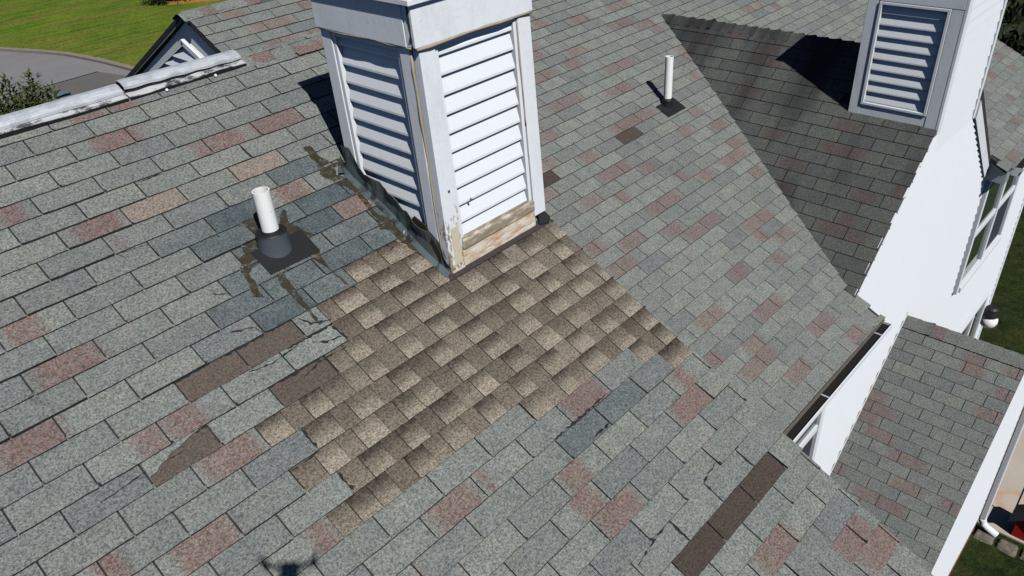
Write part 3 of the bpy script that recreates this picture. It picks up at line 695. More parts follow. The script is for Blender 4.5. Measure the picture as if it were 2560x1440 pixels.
# second chimney on the cross gable
c2e = tag(empty('chimney', (7.33, -1.1, -.8)), 'white louvred chimney with clapboard front at the cross gable peak', 'chimney', 'louvred chimneys')
X0, X1, Y0, Y1 = 6.735, 7.93, -1.508, -.72; ZT = .49
boxpart('core', (X0 + .03, Y0 + .02, -2.0), (X1 - .03, Y1 - .02, ZT - .01), M['white'], c2e, 0)
zc0 = cx(X0)
for nm, a, b_, mt in (('corner_post', (X0 - .012, Y1 - .10, zc0 - .1), (X0 + .029, Y1, ZT), 'paint'), ('corner_post', (X0 - .014, Y0 + .003, zc0 - .1), (X0 + .029, Y0 + .10, .188), 'paint'),
                  ('bottom_board', (X0 - .010, Y0 + .101, zc0 - .05), (X0 + .029, Y1 - .101, -.737), 'paint'), ('top_band', (X0 - .016, Y0 + .003, .191), (X0 + .029, Y1 - .101, ZT), 'paint'),
                  ('corner_board', (X0 - .016, Y0 - .024, -.885), (X0 + .075, Y0 + .002, ZT), 'white'), ('corner_board', (X1 - .05, Y0 - .024, -1.10), (X1 + .014, Y0 + .03, ZT), 'white'),
                  ('side_panel', (X1 - .029, Y0 + .031, -2.0), (X1, Y1, ZT), 'white'), ('back_panel', (X0 + .03, Y1 - .019, -1.2), (X1 - .03, Y1, ZT), 'white'), ('cap', (X0 - .03, Y0 - .035, ZT + .001), (X1 + .03, Y1 + .02, ZT + .03), 'white')):
    boxpart(nm, a, b_, M[mt], c2e)
for a, b_ in (((X0 - .022, Y0 + .102, -.735), (X0 + .029, Y0 + .128, .187)), ((X0 - .022, Y1 - .128, -.735), (X0 + .029, Y1 - .102, .187)), ((X0 - .022, Y0 + .129, -.735), (X0 + .029, Y1 - .129, -.712)), ((X0 - .022, Y0 + .129, .163), (X0 + .029, Y1 - .129, .187))):
    boxpart('louvre_frame', a, b_, M['white'], c2e)
list(louvre_slats(c2e, 'x', X0 - .004, Y0 + .129, Y1 - .129, -.70, 9, .1, True, M['white']))
z = -1.102
while z < ZT - .02:
    zt_ = min(z + .106, ZT); xa = X0 + .076; 
    xlim = lambda zz: XC - (ZC - zz)/tanC if zz < ZC else -9
    xa = max(xa, X0 + .076)
    if True:
        mb = MB(); mb.hexa([(xa, Y0 - .016, z), (X1 - .051, Y0 - .016, z), (X1 - .051, Y0 + .018, z), (xa, Y0 + .018, z), (xa, Y0 - .003, zt_ + .004), (X1 - .051, Y0 - .003, zt_ + .004), (X1 - .051, Y0 + .018, zt_ + .004), (xa, Y0 + .018, zt_ + .004)]); mb.build('siding_board', M['vinyl'], c2e)
    z += .106

# ------------------------------------------------------------------ vent pipes
def vent(x, y, zroof, top, boot, label, plate, P, r=.0435, lean=(0, 0), bm_='boot', br=1.0):
    t = tag(empty('vent_pipe', (x, y, zroof)), label, 'vent pipe', 'plumbing vents')
    mb = MB(); n = 28; L = top - zroof
    rings = []
    for (rr, z) in ((r, zroof - .02), (r, top), (r - .006, top), (r - .006, top - .12)):
        rings.append([mb.vert((x + lean[0]*(z - zroof) + rr*math.cos(2*math.pi*k/n), y + lean[1]*(z - zroof) + rr*math.sin(2*math.pi*k/n), z)) for k in range(n)])
    for a in range(3):
        for k in range(n): mb.face((rings[a][k], rings[a][(k+1) % n], rings[a+1][(k+1) % n], rings[a+1][k]))
    mb.face(rings[3][::-1]); o = mb.build('pipe', M['pvc'], t, smooth=True)
    e = o.modifiers.new('e', 'EDGE_SPLIT'); e.split_angle = math.radians(40)
    mb = MB(); prof = [(.088*br, -.03, 0), (.086*br, .004, 0), (.078*br, boot - .012, 1), (.081*br, boot, 1), (.075*br, boot + .006, 1), (.050, boot + .004, 1), (.046, boot + .016, 1), (.040, boot + .016, 1)]
    rings = []
    for rr, h, _ in prof:
        ring = []
        for k in range(n):
            cx_, cy_ = x + rr*math.cos(2*math.pi*k/n), y + rr*math.sin(2*math.pi*k/n)
            z = (zroof + (cy_ - y)*tanA + .012 + h) if h < .01 else zroof + h
            ring.append(mb.vert((cx_, cy_, z)))
        rings.append(ring)
    for a in range(len(prof)-1):
        for k in range(n): mb.face((rings[a][k], rings[a][(k+1) % n], rings[a+1][(k+1) % n], rings[a+1][k]), 0 if a < 3 else 1)
    o = mb.build('boot', [M[bm_], M['black']], t, smooth=True); e = o.modifiers.new('e', 'EDGE_SPLIT'); e.split_angle = math.radians(35)
    (a0, a1, v0, v1) = plate
    mb = MB(); mb.prism([P.P(a0, v0, .0125), P.P(a1, v0, .0125), P.P(a1, v1, .0135), P.P(a0, v1, .0135)], P.n*.003); mb.build('flashing_plate', M['black'], t, bevel=.001)
    return t
vent(1.112, .03, zA(.03), .345, .098, 'short white vent pipe in black boot with brown sealant smears, left of chimney', (.985, 1.285, -.06, .112), PA)
bx, by = 5.935, .775
vent(bx, by, zB(by), zB(by) + .50, .075, 'white vent pipe on the far lower slope left of the dark cross gable', (bx - .15 - PB.o.x, bx + .16 - PB.o.x, (PB.o.y - by)/math.cos(TA) - .05, (PB.o.y - by)/math.cos(TA) + .125), PB, .040, (.02, .02), 'black', .72)

# ------------------------------------------------------------------ sealant smears (thick film on the shingles)
for k, pl in enumerate(D['stain']):
    rg = random.Random(k); pts = []
    n = len(pl)
    for q in range(n):
        a, b_ = Vector(pl[q]), Vector(pl[(q+1) % n])
        m = max(1, int((b_ - a).length/.02))
        for t in range(m):
            p = a.lerp(b_, t/m); pts.append((p.x + rg.uniform(-.006, .006), p.y + rg.uniform(-.006, .006)))
    bm = bmesh.new(); vs = [bm.verts.new((p[0], p[1], 0)) for p in pts]; 
    try: f = bm.faces.new(vs)
    except ValueError: continue
    bmesh.ops.triangulate(bm, faces=[f]); bmesh.ops.subdivide_edges(bm, edges=bm.edges[:], cuts=1)
    me = bpy.data.meshes.new('sealant_smear')
    for v in bm.verts:
        a, vv = v.co.x, v.co.y; t = (vv/EX) % 1.0
        v.co = PA.P(a, vv, .0028 + .0075*t + .0022)
    bm.to_mesh(me); bm.free(); me.materials.append(M['seal']); o = link(bpy.data.objects.new('sealant_smear', me)); put(o, deckA)

# ------------------------------------------------------------------ cracks and torn edges on the near slope
def crack(pts, wd, h=.0125, mat='edge', jag=.3, name='crack', seed=0):
    rg = random.Random(seed + len(pts)); up, dn = [], []
    out = []
    for k in range(len(pts)-1):
        a, b_ = Vector(pts[k]), Vector(pts[k+1]); m = max(2, int((b_-a).length/.015))
        for t in range(m): out.append(a.lerp(b_, t/m))
    out.append(Vector(pts[-1])); n = len(out); mb = MB(); L, R_ = [], []
    for k, p in enumerate(out):
        d = (out[min(k+1, n-1)] - out[max(k-1, 0)]).normalized(); nn = Vector((-d.y, d.x)); wv = wd*math.sin(math.pi*(k+.4)/(n+.2))**.5*rg.uniform(1-jag, 1+jag)*.5
        q = p + nn*rg.uniform(-wd, wd)*.4*jag
        t = (p.y/EX) % 1.0; hh = .0022 + .0072*t + .0022
        L.append(PA.P(*(q + nn*wv), hh)); R_.append(PA.P(*(q - nn*wv), hh))
    mb.grid([L, R_]); return mb.build(name, M[mat], deckA, solid=.0015)
def G(u, j): return (u*TW, j*EX)
for q, wd in (([G(7.48, 18.03), G(7.62, 17.93), G(7.82, 17.90)], .014), ([G(6.48, 18.03), G(6.66, 17.92), G(6.95, 17.82)], .013), ([G(7.5, 18.05), G(7.5, 18.95)], .012), ([G(6.5, 18.05), G(6.5, 18.95)], .014), ([G(5.5, 18.05), G(5.5, 18.95)], .016),
              ([G(4.55, 18.25), G(4.9, 18.12), G(5.2, 18.04), G(5.5, 18.02)], .012), ([G(5.0, 12.96), G(5.6, 12.97), G(6.35, 12.93)], .016), ([G(5.6, 13.88), G(5.9, 13.9), G(6.1, 13.84)], .014), ([G(6.14, 13.86), G(6.4, 13.8), G(6.62, 13.84)], .012), ([G(2.6, 4.0), G(3.1, 4.08), G(3.5, 4.02)], .016), ([G(3.0, 4.3), G(3.2, 4.6), G(3.45, 4.7)], .012), ([G(3.45, 4.1), G(3.5, 4.9)], .016), ([G(2.1, 2.3), G(2.45, 2.6), G(2.5, 2.95)], .010), ([G(3.1, 3.1), G(3.2, 3.6), G(3.5, 3.9)], .012), ([G(2.0, 7.1), G(2.0, 7.9)], .016), ([G(1.5, 8.1), G(2.0, 8.05)], .010), ([G(2.0, 9.1), G(2.02, 9.9)], .016), ([G(1.02, 3.04), G(1.6, 3.02), G(2.3, 3.04), G(3.0, 3.05)], .014), ([G(.05, 5.05), G(.5, 5.02), G(1.0, 5.04)], .018), ([G(2.0, 5.04), G(2.5, 5.03), G(3.0, 5.02)], .016),
              ([G(1.95, 4.1), G(2.3, 4.25), G(2.8, 4.12)], .010), ([G(2.55, 5.35), G(2.9, 5.15), G(3.4, 5.2)], .010), ([G(5.25, 2.35), G(5.5, 2.2), G(5.8, 2.35)], .010), ([G(5.1, 2.8), G(5.25, 2.45)], .006), ([G(1.5, -3.05), G(1.62, -2.6)], .005), ([G(1.6, -2.95), G(2.0, -2.85)], .004),
              ([G(2.35, .1), G(2.3, .55), G(2.5, .8)], .005), ([G(-.6, 5.5), G(.1, 5.35), G(.6, 5.45)], .006), ([G(2.55, -5.9), G(3.0, -5.95)], .008), ([G(2.5, -5.9), G(2.5, -5.05)], .012), ([G(4.5, -5.9), G(4.5, -5.05)], .012), ([G(3.5, -3.95), G(3.5, -3.05)], .010), ([G(3.0, -1.95), G(3.0, -1.05)], .010)):
    crack(q, wd*.7, jag=1.0, seed=int(q[0][0]*100))
# torn grey remnant lying over the brown tab
mb = MB(); rg = random.Random(4)
tp = [G(.03, 5.05), G(.92, 5.03), G(.78, 5.08), G(.66, 5.15), G(.54, 5.24), G(.44, 5.26), G(.32, 5.40), G(.24, 5.42), G(.14, 5.58), G(.03, 5.62)]
mb.prism([PA.P(a, v, .0085) for a, v in tp], PA.n*.004); o = mb.build('torn_shingle', [M['shingle']], deckA)

# ------------------------------------------------------------------ bent ridge vent strips
def ridge_vent(xa, xb, label, seed, lift0, lift1, dent, back=0.0):
    t = tag(empty('ridge_vent', (xa, RIDGE_A, zA(RIDGE_A))), label, 'ridge vent', 'metal ridge vents')
    rg = random.Random(seed); n = 44; zr = zA(RIDGE_A)
    hood, flange, shadow = [], [], []
    for k in range(n+1):
        q = k/n; x = xa + (xb - xa)*q; lf = lift0 + (lift1 - lift0)*q
        dn = dent*math.exp(-((q - .78)/.10)**2) + .004*math.sin(q*19 + seed)
        w_ = .002*math.sin(q*31 + seed)
        hood.append([(x, RIDGE_A - .046, zr - .008 + lf + w_), (x, RIDGE_A - .045, zr + .006 + lf + w_), (x, RIDGE_A - .024, zr + .022 + lf*.9), (x, RIDGE_A + .000, zr + .034 + lf*.8), (x, RIDGE_A + .034, zr + .038 + lf*.7), (x, RIDGE_A + .080, zr + .014), (x, RIDGE_A + .115, zr - .010)])
        yb_ = RIDGE_A - .092 - dn*.3
        flange.append([(x, RIDGE_A - .040, zA(RIDGE_A - .040) + .014 + w_), (x, RIDGE_A - .068, zA(RIDGE_A - .068) + .022 + dn*.5), (x, yb_, zA(yb_) + .028 + dn)])
    mb = MB(); mb.grid(hood); o = mb.build('hood', M['hood'], t, solid=.003)
    mb = MB(); mb.grid(flange); o = mb.build('flange', M['aludirt'], t, solid=.004)
    mb = MB(); mb.box((xa + .01, RIDGE_A - .040, zA(RIDGE_A - .085) - .02), (xb - .01, RIDGE_A + .06, zr + .008)); mb.build('baffle', M['black'], t)
    for q in (.28, .70):
        x = xa + (xb - xa)*q; mb = MB(); p = Vector((x, RIDGE_A - .100, zA(RIDGE_A - .100) + .016)); mb.tube([p, p + Vector((0, -.012, .006))], .008, 8); mb.build('nail', M['white'], t)
    mb = MB(); mb.grid([[(p[0], p[1] - .002, p[2] - .002) for p in (f_[2] for f_ in flange)], [(f_[2][0], f_[2][1] + .006, f_[2][2] - .034) for f_ in flange]]); mb.build('shadow_strip', M['black'], t, solid=.002)  # black strip added in place of the shadow under the flange
    return t
ridge_vent(-1.4, 1.045, 'long bent metal ridge vent running out of the left edge', 1, .002, .006, .012)
ridge_vent(1.055, 1.79, 'short buckled metal ridge vent ending beside the louvred gable', 2, .026, .012, .016)
rv = tag(empty('ridge_vent', (3.2, RIDGE_B, zB(RIDGE_B))), 'dark metal ridge vent on the far ridge at the top edge', 'ridge vent', 'metal ridge vents')
mb = MB(); mb.grid([[(x, RIDGE_B - .12, zB(RIDGE_B - .12) + .012), (x, RIDGE_B - .10, zB(RIDGE_B) + .02), (x, RIDGE_B, zB(RIDGE_B) + .07), (x, RIDGE_B + .12, zB(RIDGE_B) + .01)] for x in (3.19, 4.5, 6, 9)]); mb.build('hood', M['boot'], rv, solid=.004)

# ------------------------------------------------------------------ gutters and downspouts
def gutter(xa, xb, label, hang):
    t = tag(empty('gutter', (xa, EAVE_B - .06, zB(EAVE_B) - .1)), label, 'gutter', 'eave gutters')
    z = zB(EAVE_B) - .012; y = EAVE_B + .03
    prof = [(y, z), (y, z - .10), (y - .075, z - .105), (y - .085, z - .05), (y - .112, z - .035), (y - .114, z + .004), (y - .104, z + .004)]
    mb = MB(); mb.grid([[(x, a, b_) for a, b_ in prof] for x in (xa, xb)]); mb.build('trough', M['white'], t, solid=.003)
    mb = MB(); mb.box((xa + .01, y - .09, z - .098), (xb - .01, y + .028, z - .012)); mb.build('dirt_shade', M['dirt_shade'], t)
    for x in (xa, xb):
        mb = MB(); mb.prism([(x, a, b_) for a, b_ in prof[:6]], (.003, 0, 0)); mb.build('end_cap', M['white'], t)
    for x in hang:
        mb = MB(); mb.box((x - .005, y - .112, z - .006), (x + .005, y + .002, z + .003)); mb.build('hanger', M['alu'], t)
    return t
gutter(2.62, 5.50, 'white gutter with a dark inside along the lower eave above the half hidden window', (3.1, 4.28, 5.30))
gutter(9.40, 12.36, 'white gutter at the far right eave above the double window', (10.2, 11.4))
mb = MB(); mb.prism([PB.P(BX0 - PB.o.x + .12, veb - .022, .0125), PB.P(5.50 - PB.o.x, veb - .004, .0125), PB.P(5.50 - PB.o.x, veb + .012, .002), PB.P(BX0 - PB.o.x + .12, veb + .012, .002)], PB.n*.002); o = mb.build('worn_eave_edge', M['mud'], house)
dsp = tag(empty('downspout', (9.33, -2.76, GZ)), 'white downspout with a kicked-out elbow at the porch corner', 'downspout')
mb = MB(); mb.box((9.262, -2.802, GZ + .27), (9.352, -2.722, zd(9.3) - .12)); mb.build('pipe', M['white'], dsp, bevel=.012)
mb = MB(); pr = []
for k in range(7):
    a = k/6*math.radians(68); pr.append((-2.762 - .16*(1 - math.cos(a)), GZ + .27 - .16*math.sin(a)))
pr.append((pr[-1][0] - .13, pr[-1][1] - .05))
mb.tube([(9.307, y, z) for y, z in pr], .052, 10); mb.build('elbow', M['white'], dsp, smooth=True)

# ------------------------------------------------------------------ wall lamp
lp = tag(empty('wall_lamp', (12.16, WALL, -5.8)), 'wall lamp with black hood and white globe by the corner', 'lamp')
mb = MB(); mb.tube([(12.16, WALL - .01, -5.78), (12.16, WALL - .05, -5.78)], .06, 12); mb.build('mount', M['black'], lp)
mb = MB(); mb.tube([(12.16, WALL - .05, -5.74), (12.16, WALL - .13, -5.74), (12.16, WALL - .135, -5.74)], [.03, .03, .02], 8); mb.build('arm', M['black'], lp)
mb = MB(); mb.tube([(12.16, WALL - .15, -5.64), (12.16, WALL - .15, -5.67), (12.16, WALL - .15, -5.80)], [.07, .10, .125], 16); mb.build('hood', M['black'], lp)
bm = bmesh.new(); bmesh.ops.create_uvsphere(bm, u_segments=20, v_segments=14, radius=.135)
me = bpy.data.meshes.new('globe'); bm.to_mesh(me); bm.free(); me.materials.append(M['pvc']); me.polygons.foreach_set('use_smooth', [True]*len(me.polygons))
g_ = link(bpy.data.objects.new('globe', me)); put(g_, lp); g_.location += Vector((12.16, WALL - .15, -5.91))

# ------------------------------------------------------------------ ground
def mat_grass(name, stops, sc, stripe=False, fine=60):
    k = NT(name); p = k.pos(); n1 = k.noise(p, sc, 5, .65, .5); n2 = k.noise(p, fine, 3, .7)
    c = k.ramp(n1, stops)
    if stripe:
        q = k.scale(p, (.12, .95, 1)); st = k.noise(q, .9, 4, .6, .8); c = k.mix(k.ramp(st, [(.42, 0), (.62, 1)]), c, (.150, .150, .028)); 
        c = k.mix(k.math('MULTIPLY', k.ramp(k.noise(k.scale(p, (.2, 2.4, 1)), 1.1, 3, .6, 1.0), [(.5, 0), (.68, 1)]), .6), c, (.025, .050, .008))
    c = k.mix(.85, c, k.ramp(n2, [(.3, .45), (.7, 1.45)]), 'MULTIPLY'); k.bump(n2, .8, .05)
    return k.done(c, .95, spec=.1)
M['lawn'] = mat_grass('lawn', [(.3, (.055, .115, .006)), (.5, (.090, .158, .010)), (.7, (.135, .185, .016))], .55, True, 9)
M['grass'] = mat_grass('rough_grass', [(.3, (.010, .016, .005)), (.5, (.022, .036, .009)), (.7, (.050, .048, .016))], 3.5, False, 26)
def mat_asphalt(name, a, b_):
    k = NT(name); p = k.pos(); n1 = k.noise(p, .45, 4, .6); n2 = k.noise(p, 25, 3, .8)
    c = k.mix(n1, a, b_); c = k.mix(.7, c, k.ramp(n2, [(.3, .75), (.7, 1.25)]), 'MULTIPLY'); return k.done(c, .92, spec=.2)
M['asphalt'] = mat_asphalt('old_asphalt', (.150, .148, .155), (.235, .228, .228)); M['asphalt2'] = mat_asphalt('newer_asphalt', (.085, .083, .080), (.15, .145, .135))
M['tarline'] = flat('tar_joint', (.02, .02, .02), .8)
M['kerb'] = flat('kerb_concrete', (.21, .19, .15), .9, var=.35, sc=6)
def mat_patio():
    k = NT('patio_concrete'); p = k.pos(); n1 = k.noise(p, 2.2, 5, .65); c = k.mix(n1, (.36, .315, .265), (.47, .425, .37))
    d = k.n('ShaderNodeVectorMath', operation='DISTANCE'); k.l(p, d.inputs[0]); d.inputs[1].default_value = (10.16, -3.0, GZ + .03)
    ring = k.ramp(d.outputs['Value'], [(.0, 0), (.14, .15), (.20, 1), (.24, .9), (.31, 0)])
    c = k.mix(k.math('MULTIPLY', ring, k.ramp(k.noise(p, 9, 4), [(.35, .2), (.6, .8)])), c, (.46, .26, .12)); return k.done(c, .85)
M['patio'] = mat_patio()
g = MB(); g.poly([(-300, -300, GZ), (300, -300, GZ), (300, 300, GZ), (-300, 300, GZ)]); tag(g.build('ground', M['lawn']), kind='structure')
g = MB(); g.poly([(2, -30, GZ + .004), (60, -30, GZ + .004), (60, 6.5, GZ + .004), (2, 6.5, GZ + .004)]); tag(g.build('side_yard_ground', M['grass']), kind='structure')
kl = [(4.0, 62), (7.6, 50), (9.98, 41.9), (11.0, 39.4), (11.55, 37.8), (12.05, 35), (12.35, 32.1), (12.3, 28.5), (11.9, 24)]
g = MB(); g.poly([(-60, 62, GZ + .008)] + [(a, b_, GZ + .008) for a, b_ in kl[::1]] + [(11.9, 9.2, GZ + .008), (-60, 9.2, GZ + .008)]); tag(g.build('driveway', M['asphalt']), kind='structure')
g = MB(); g.poly([(7.4, 33.4, GZ + .012), (11.4, 33.6, GZ + .012), (12.25, 30.4, GZ + .012), (11.85, 10, GZ + .012), (6.2, 10, GZ + .012)]); tag(g.build('driveway_patch', M['asphalt2']), kind='structure')
for q in ([(7.4, 33.4), (11.4, 33.6)], [(7.9, 31.0), (12.2, 31.2)], [(7.4, 33.4), (8.9, 30.2), (9.6, 27)]):
    g = MB()
    for a, b_ in zip(q[:-1], q[1:]):
        d = (Vector(b_) - Vector(a)).normalized()*.06; g.poly([(a[0] - d.y, a[1] + d.x, GZ + .016), (a[0] + d.y, a[1] - d.x, GZ + .016), (b_[0] + d.y, b_[1] - d.x, GZ + .016), (b_[0] - d.y, b_[1] + d.x, GZ + .016)])
    tag(g.build('driveway_joint', M['tarline']), kind='structure')
g = MB(); rws = []
for k, (a, b_) in enumerate(kl):
    p0, p1 = Vector(kl[max(k-1, 0)]), Vector(kl[min(k+1, len(kl)-1)]); d = (p1 - p0).normalized(); nn = Vector((-d.y, d.x))
    if nn.x < 0: nn = -nn
    rws.append([(a, b_, GZ), (a, b_, GZ + .12), (a + nn.x*.28, b_ + nn.y*.28, GZ + .12), (a + nn.x*.30, b_ + nn.y*.30, GZ)])
g.grid(rws); tag(g.build('kerb', M['kerb']), kind='structure')
g = MB(); g.prism([(9.44, -9, GZ), (13.1, -9, GZ), (13.1, -1.56, GZ), (9.44, -1.56, GZ)], (0, 0, .03)); tag(g.build('patio', M['patio']), kind='structure')

# ------------------------------------------------------------------ yard things by the porch
M['stone'] = flat('edging_stone', (.135, .125, .098), .95, var=.6, sc=22); M['redpaint'] = flat('red_paint', (.36, .012, .012), .5, var=.2); M['iron'] = flat('black_iron', (.012, .012, .012), .6); M['slate'] = flat('dark_roof_felt', (.022, .024, .030), .8)
for k in range(6):
    rg = random.Random(k + 50); y = -2.86 - k*.30; mb = MB(); x = 9.24 + rg.uniform(-.02, .02)
    N = 6; rows = []
    for a in range(N + 1):
        row = []
        for b_ in range(N + 1):
            u_, v_ = a/N*2 - 1, b_/N*2 - 1; ed = max(abs(u_), abs(v_))**6
            row.append((x + u_*.125 + rg.uniform(-.012, .012), y + v_*.150 + rg.uniform(-.010, .010), GZ + .055 + rg.uniform(-.012, .012) - .075*ed))
        rows.append(row)
    mb.grid(rows); o = mb.build('edging_stone', M['stone'], bevel=.015); tag(o, ('rough grey edging stone nearest the downspout elbow', 'second edging stone from the downspout elbow', 'third edging stone from the downspout elbow', 'fourth edging stone from the downspout elbow', 'fifth edging stone from the downspout elbow', 'sixth edging stone from the downspout elbow')[k], 'stone', 'edging stones beside the downspout')
bh = tag(empty('birdhouse', (9.62, -3.28, GZ)), 'small red wooden house ornament with dark pitched roof on the patio', 'birdhouse')
bx0, bx1, by0, by1, bz = 9.48, 9.74, -3.44, -3.14, GZ + .03
mb = MB(); mb.prism([(bx0, by0, bz), (bx0, by1, bz), (bx0, by1, bz + .34), (bx0, (by0+by1)/2, bz + .47), (bx0, by0, bz + .34)], (bx1 - bx0, 0, 0)); mb.build('body', M['redpaint'], bh)
ym = (by0+by1)/2
for s_ in (-1, 1):
    e = ym + s_*.24; mb = MB(); mb.prism([(bx0 - .06, ym, bz + .50), (bx0 - .06, e, bz + .30), (bx0 - .06, e, bz + .28), (bx0 - .06, ym, bz + .475)], (bx1 - bx0 + .12, 0, 0)); mb.build('roof', M['slate'], bh)
mb = MB(); mb.tube([(bx0 - .002, ym, bz + .24), (bx0 - .010, ym, bz + .24)], .035, 12); mb.build('entrance_hole', M['black'], bh)
hk = tag(empty('shepherd_hook', (9.78, -3.06, GZ)), 'thin black iron shepherd hook standing on the patio edge', 'garden hook')
pts = [(9.80, -3.06, GZ), (9.80, -3.06, GZ + .95)]
for k in range(1, 9): a = k/8*math.pi; pts.append((9.80, -3.06 - .09*(1 - math.cos(a)), GZ + .95 + .09*math.sin(a)))
mb = MB(); mb.tube(pts, .011, 8); mb.build('pole', M['iron'], hk)
hl = tag(empty('hanging_lantern', (9.80, -3.24, GZ + .78)), 'small black lantern hanging from the iron hook', 'lantern')
mb = MB(); mb.tube([(9.80, -3.24, GZ + .95), (9.80, -3.24, GZ + .90), (9.80, -3.24, GZ + .87), (9.80, -3.24, GZ + .80)], [.006, .012, .05, .045], 8); mb.build('body', M['iron'], hl)

# ------------------------------------------------------------------ plants
def leaf_mat(name, a, b_):
    k = NT(name); p = k.pos(); n_ = k.noise(p, 5, 3); c = k.mix(n_, a, b_); return k.done(c, .6, spec=.25)
M['leaf'] = leaf_mat('leaf', (.018, .034, .008), (.075, .095, .022)); M['dark'] = leaf_mat('dark_leaf', (.008, .014, .006), (.02, .03, .01)); M['bark'] = flat('bark', (.07, .055, .04), .9, var=.4, sc=20)
def leaf(mb, p, d, up, L, W_):
    d = d.normalized(); s_ = d.cross(up); s_ = s_.normalized() if s_.length > .01 else d.orthogonal().normalized(); nn = s_.cross(d)
    i = [mb.vert(p), mb.vert(p + d*L*.45 + s_*W_*.5 + nn*L*.06), mb.vert(p + d*L - nn*L*.08), mb.vert(p + d*L*.45 - s_*W_*.5 + nn*L*.06)]
    mb.face((i[0], i[1], i[2])); mb.face((i[0], i[2], i[3]))
def on_ray(u, v, dist):
    d = Matrix(CR) @ Vector(((u - 1280)/1932.47, -(v - 720)/1932.47, -1)); return CAM + d*dist
# leafy tree behind the ridge at the left edge; only its top shoots clear the ridge
tips = [(78, 186, 17.5), (20, 205, 17.2), (128, 222, 17.6), (-30, 190, 17), (50, 250, 17.3), (100, 262, 17.4), (5, 262, 17.1), (60, 225, 17.8), (-60, 240, 17.2), (140, 285, 17.5), (-90, 200, 17), (95, 230, 17.4), (30, 285, 17.2), (115, 275, 17.6)]
tr = on_ray(60, 330, 17.4); trb = Vector((tr.x, tr.y, GZ))
tree = tag(empty('tree', trb), 'leafy green tree top rising behind the ridge vent at the left edge', 'tree')
wood = MB(); crown = MB(); rg = random.Random(21)
fork = Vector((tr.x, tr.y, tr.z - 1.6)); wood.tube([trb, trb.lerp(fork, .5) + Vector((.05, .03, 0)), fork], [.11, .09, .07], 8)
for (u, v, dd) in tips:
    tip = on_ray(u, v, dd); mid = fork.lerp(tip, .5) + Vector((rg.uniform(-.15, .15), rg.uniform(-.15, .15), -.1)); wood.tube([fork, mid, tip], [.035, .02, .005], 5)
    for k in range(230):
        t = rg.random()**.55; c = (mid.lerp(tip, t*2 - 1) if t > .5 else fork.lerp(mid, t*2)); r = .05 + .26*(1 - t)
        p = c + Vector((rg.gauss(0, 1), rg.gauss(0, 1), rg.gauss(0, 1)))*r
        dv = (p - c) + Vector((0, 0, .05)); leaf(crown, p, dv + Vector((rg.uniform(-.1, .1), rg.uniform(-.1, .1), 0)), Vector((rg.uniform(-.4, .4), rg.uniform(-.4, .4), 1)), rg.uniform(.11, .18), rg.uniform(.05, .08))
wood.build('trunk', M['bark'], tree); crown.build('crown', M['leaf'], tree)
def bush(name, c, r, n, label, cat, mat, group=None, trunk=True, L=.16):
    e = tag(empty(name, (c[0], c[1], GZ)), label, cat, group); mb = MB(); rg = random.Random(int(c[0]*100)); lob = [Vector((rg.gauss(0, .45)*r[0], rg.gauss(0, .45)*r[1], rg.uniform(-.5, .6)*r[2])) for _ in range(9)]
    for k in range(n):
        l_ = rg.choice(lob); d = Vector((rg.gauss(0, 1), rg.gauss(0, 1), rg.gauss(0, 1))).normalized(); p = Vector(c) + l_ + Vector((d.x*r[0], d.y*r[1], d.z*r[2]))*rg.uniform(.25, .6)
        if p.z < GZ + .02: continue
        leaf(mb, p, d + Vector((0, 0, .2)), Vector((rg.uniform(-1, 1), rg.uniform(-1, 1), 1)), L*rg.uniform(.7, 1.3), L*.5)
    mb.build('crown', M[mat], e)
    tb = MB(); tb.tube([(c[0], c[1], GZ), (c[0], c[1], c[2])], [.14, .05], 7); tb.build('trunk', M['bark'], e)
    return e
# dark evergreens in the shade beyond the right end of the house
for k, (c, r) in enumerate((((16.5, 2.2, -5.2), (2.2, 2.2, 2.6)), ((19.5, 1.5, -5.0), (2.4, 2.2, 2.8)), ((22.5, 3.0, -4.8), (2.6, 2.4, 3.0)), ((18.5, 5.0, -4.6), (2.6, 2.6, 3.2)), ((24.0, .2, -6.2), (1.6, 1.2, 1.4)))):
    bush('evergreen', c, r, 2600, ['dark evergreen tree closest to the far right gable end', 'second dark evergreen tree beyond the far right roof', 'farthest dark evergreen tree at the top right', 'tall dark evergreen tree behind the others at the top right', 'low dark evergreen bush above the lawn at the right edge'][k], 'tree', 'dark', 'evergreens beyond the house', L=.34)
# neighbour's corner at the top edge: dark shrub, straw mulch, white post, downspout
M['straw'] = flat('straw_mulch', (.34, .16, .035), .95, var=.45, sc=5)
bush('shrub', (19.9, 44.6, GZ + .55), (1.2, 1.3, .9), 1600, 'dark rounded shrub at the top edge beyond the lawn', 'shrub', 'dark', L=.2)
g = MB(); g.prism([(19.6, 43.6, GZ), (22.5, 41.2, GZ), (24.6, 43.2, GZ), (21.0, 46.5, GZ)], (0, 0, .06)); tag(g.build('mulch_bed', M['straw']), kind='structure')
nb = tag(empty('neighbour_house', (24, 46, GZ)), 'neighbouring white house whose corner just shows at the top edge', 'house')
g = MB(); g.prism([(21.2, 45.2, GZ), (24.2, 42.4, GZ), (32, 51, GZ), (29, 54, GZ)], (0, 0, 4.5)); g.build('wall', M['white'], nb)
g = MB(); g.prism([(20.6, 45.2, GZ + 4.5), (24.2, 41.8, GZ + 4.5), (32.6, 51, GZ + 4.5), (29, 54.6, GZ + 4.5)], (0, 0, .25)); g.build('roof', M['slate'], nb)
g = MB(); g.box((21.05, 43.3, GZ), (21.25, 43.5, GZ + 3)); g.build('post', M['white'], nb)
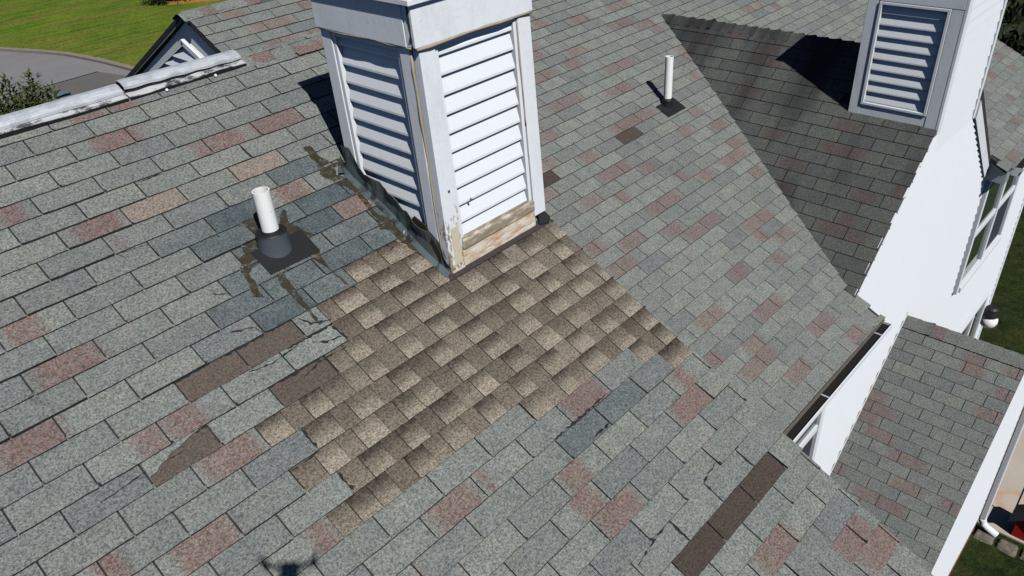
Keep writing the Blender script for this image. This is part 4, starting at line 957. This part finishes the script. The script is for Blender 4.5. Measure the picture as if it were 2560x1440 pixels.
g = MB(); g.tube([(22.9, 42.2, GZ + 3), (22.9, 42.2, GZ + .3), (22.75, 42.0, GZ + .12), (22.5, 41.8, GZ + .1)], .09, 8); g.build('downspout', M['white'], nb)
M['tarp'] = flat('blue_tarp', (.055, .15, .22), .6)
mb = MB(); rg = random.Random(5); mb.grid([[(8.75 + .12*a, 31.2 + .08*b_, GZ + .05 + rg.uniform(0, .10)) for a in range(6)] for b_ in range(5)]); tag(mb.build('tarp', M['tarp'], solid=.01), 'small blue tarp lying on the dark asphalt behind the tree', 'tarp')

# ------------------------------------------------------------------ the drone that carries the camera (its shadow falls in the picture)
M['drone'] = flat('drone_grey', (.25, .25, .26), .5)
fw = -Vector((CR[0][2], CR[1][2], CR[2][2])); dc = CAM - fw*.085 + Vector((.018, -.085, .02))
dr_ = tag(empty('drone', dc), 'small grey quadcopter drone hovering over the roof, known by its shadow', 'drone')
ax = Vector((fw.x, fw.y, 0)).normalized(); ay = Vector((-ax.y, ax.x, 0)); az = Vector((0, 0, 1))
def dbox(c, sx, sy, sz, name):
    mb = MB(); mb.hexa([c + ax*a*sx + ay*b_*sy + az*z*sz for z in (-.5, .5) for a, b_ in ((-.5, -.5), (.5, -.5), (.5, .5), (-.5, .5))]); return mb.build(name, M['drone'], dr_, bevel=.008)
dbox(dc, .13, .07, .05, 'body')
for a, b_ in ((1, 1), (1, -1), (-1, 1), (-1, -1)):
    e = dc + ax*a*.062 + ay*b_*.098 + az*.012; mb = MB(); mb.tube([dc + ax*a*.05 + ay*b_*.03, e], .009, 6); mb.build('arm', M['drone'], dr_)
    mb = MB(); mb.tube([e - az*.015, e + az*.022], .013, 8)
    an = 1.1*a + .6*b_; bd = Vector((math.cos(an), math.sin(an), 0)); sd_ = Vector((-bd.y, bd.x, 0))
    rt = mb.build('motor', M['drone'], dr_)
    for s_ in (-1, 1):
        mb = MB(); mb.poly([e + az*.024 + sd_*.005, e + az*.024 + bd*s_*.045 + sd_*.007, e + az*.024 + bd*s_*.045 - sd_*.004, e + az*.024 - sd_*.005]); mb.build('rotor_blade', M['black'], dr_, solid=.002)
print('tabs', len(tabs), 'objects', len(bpy.data.objects))
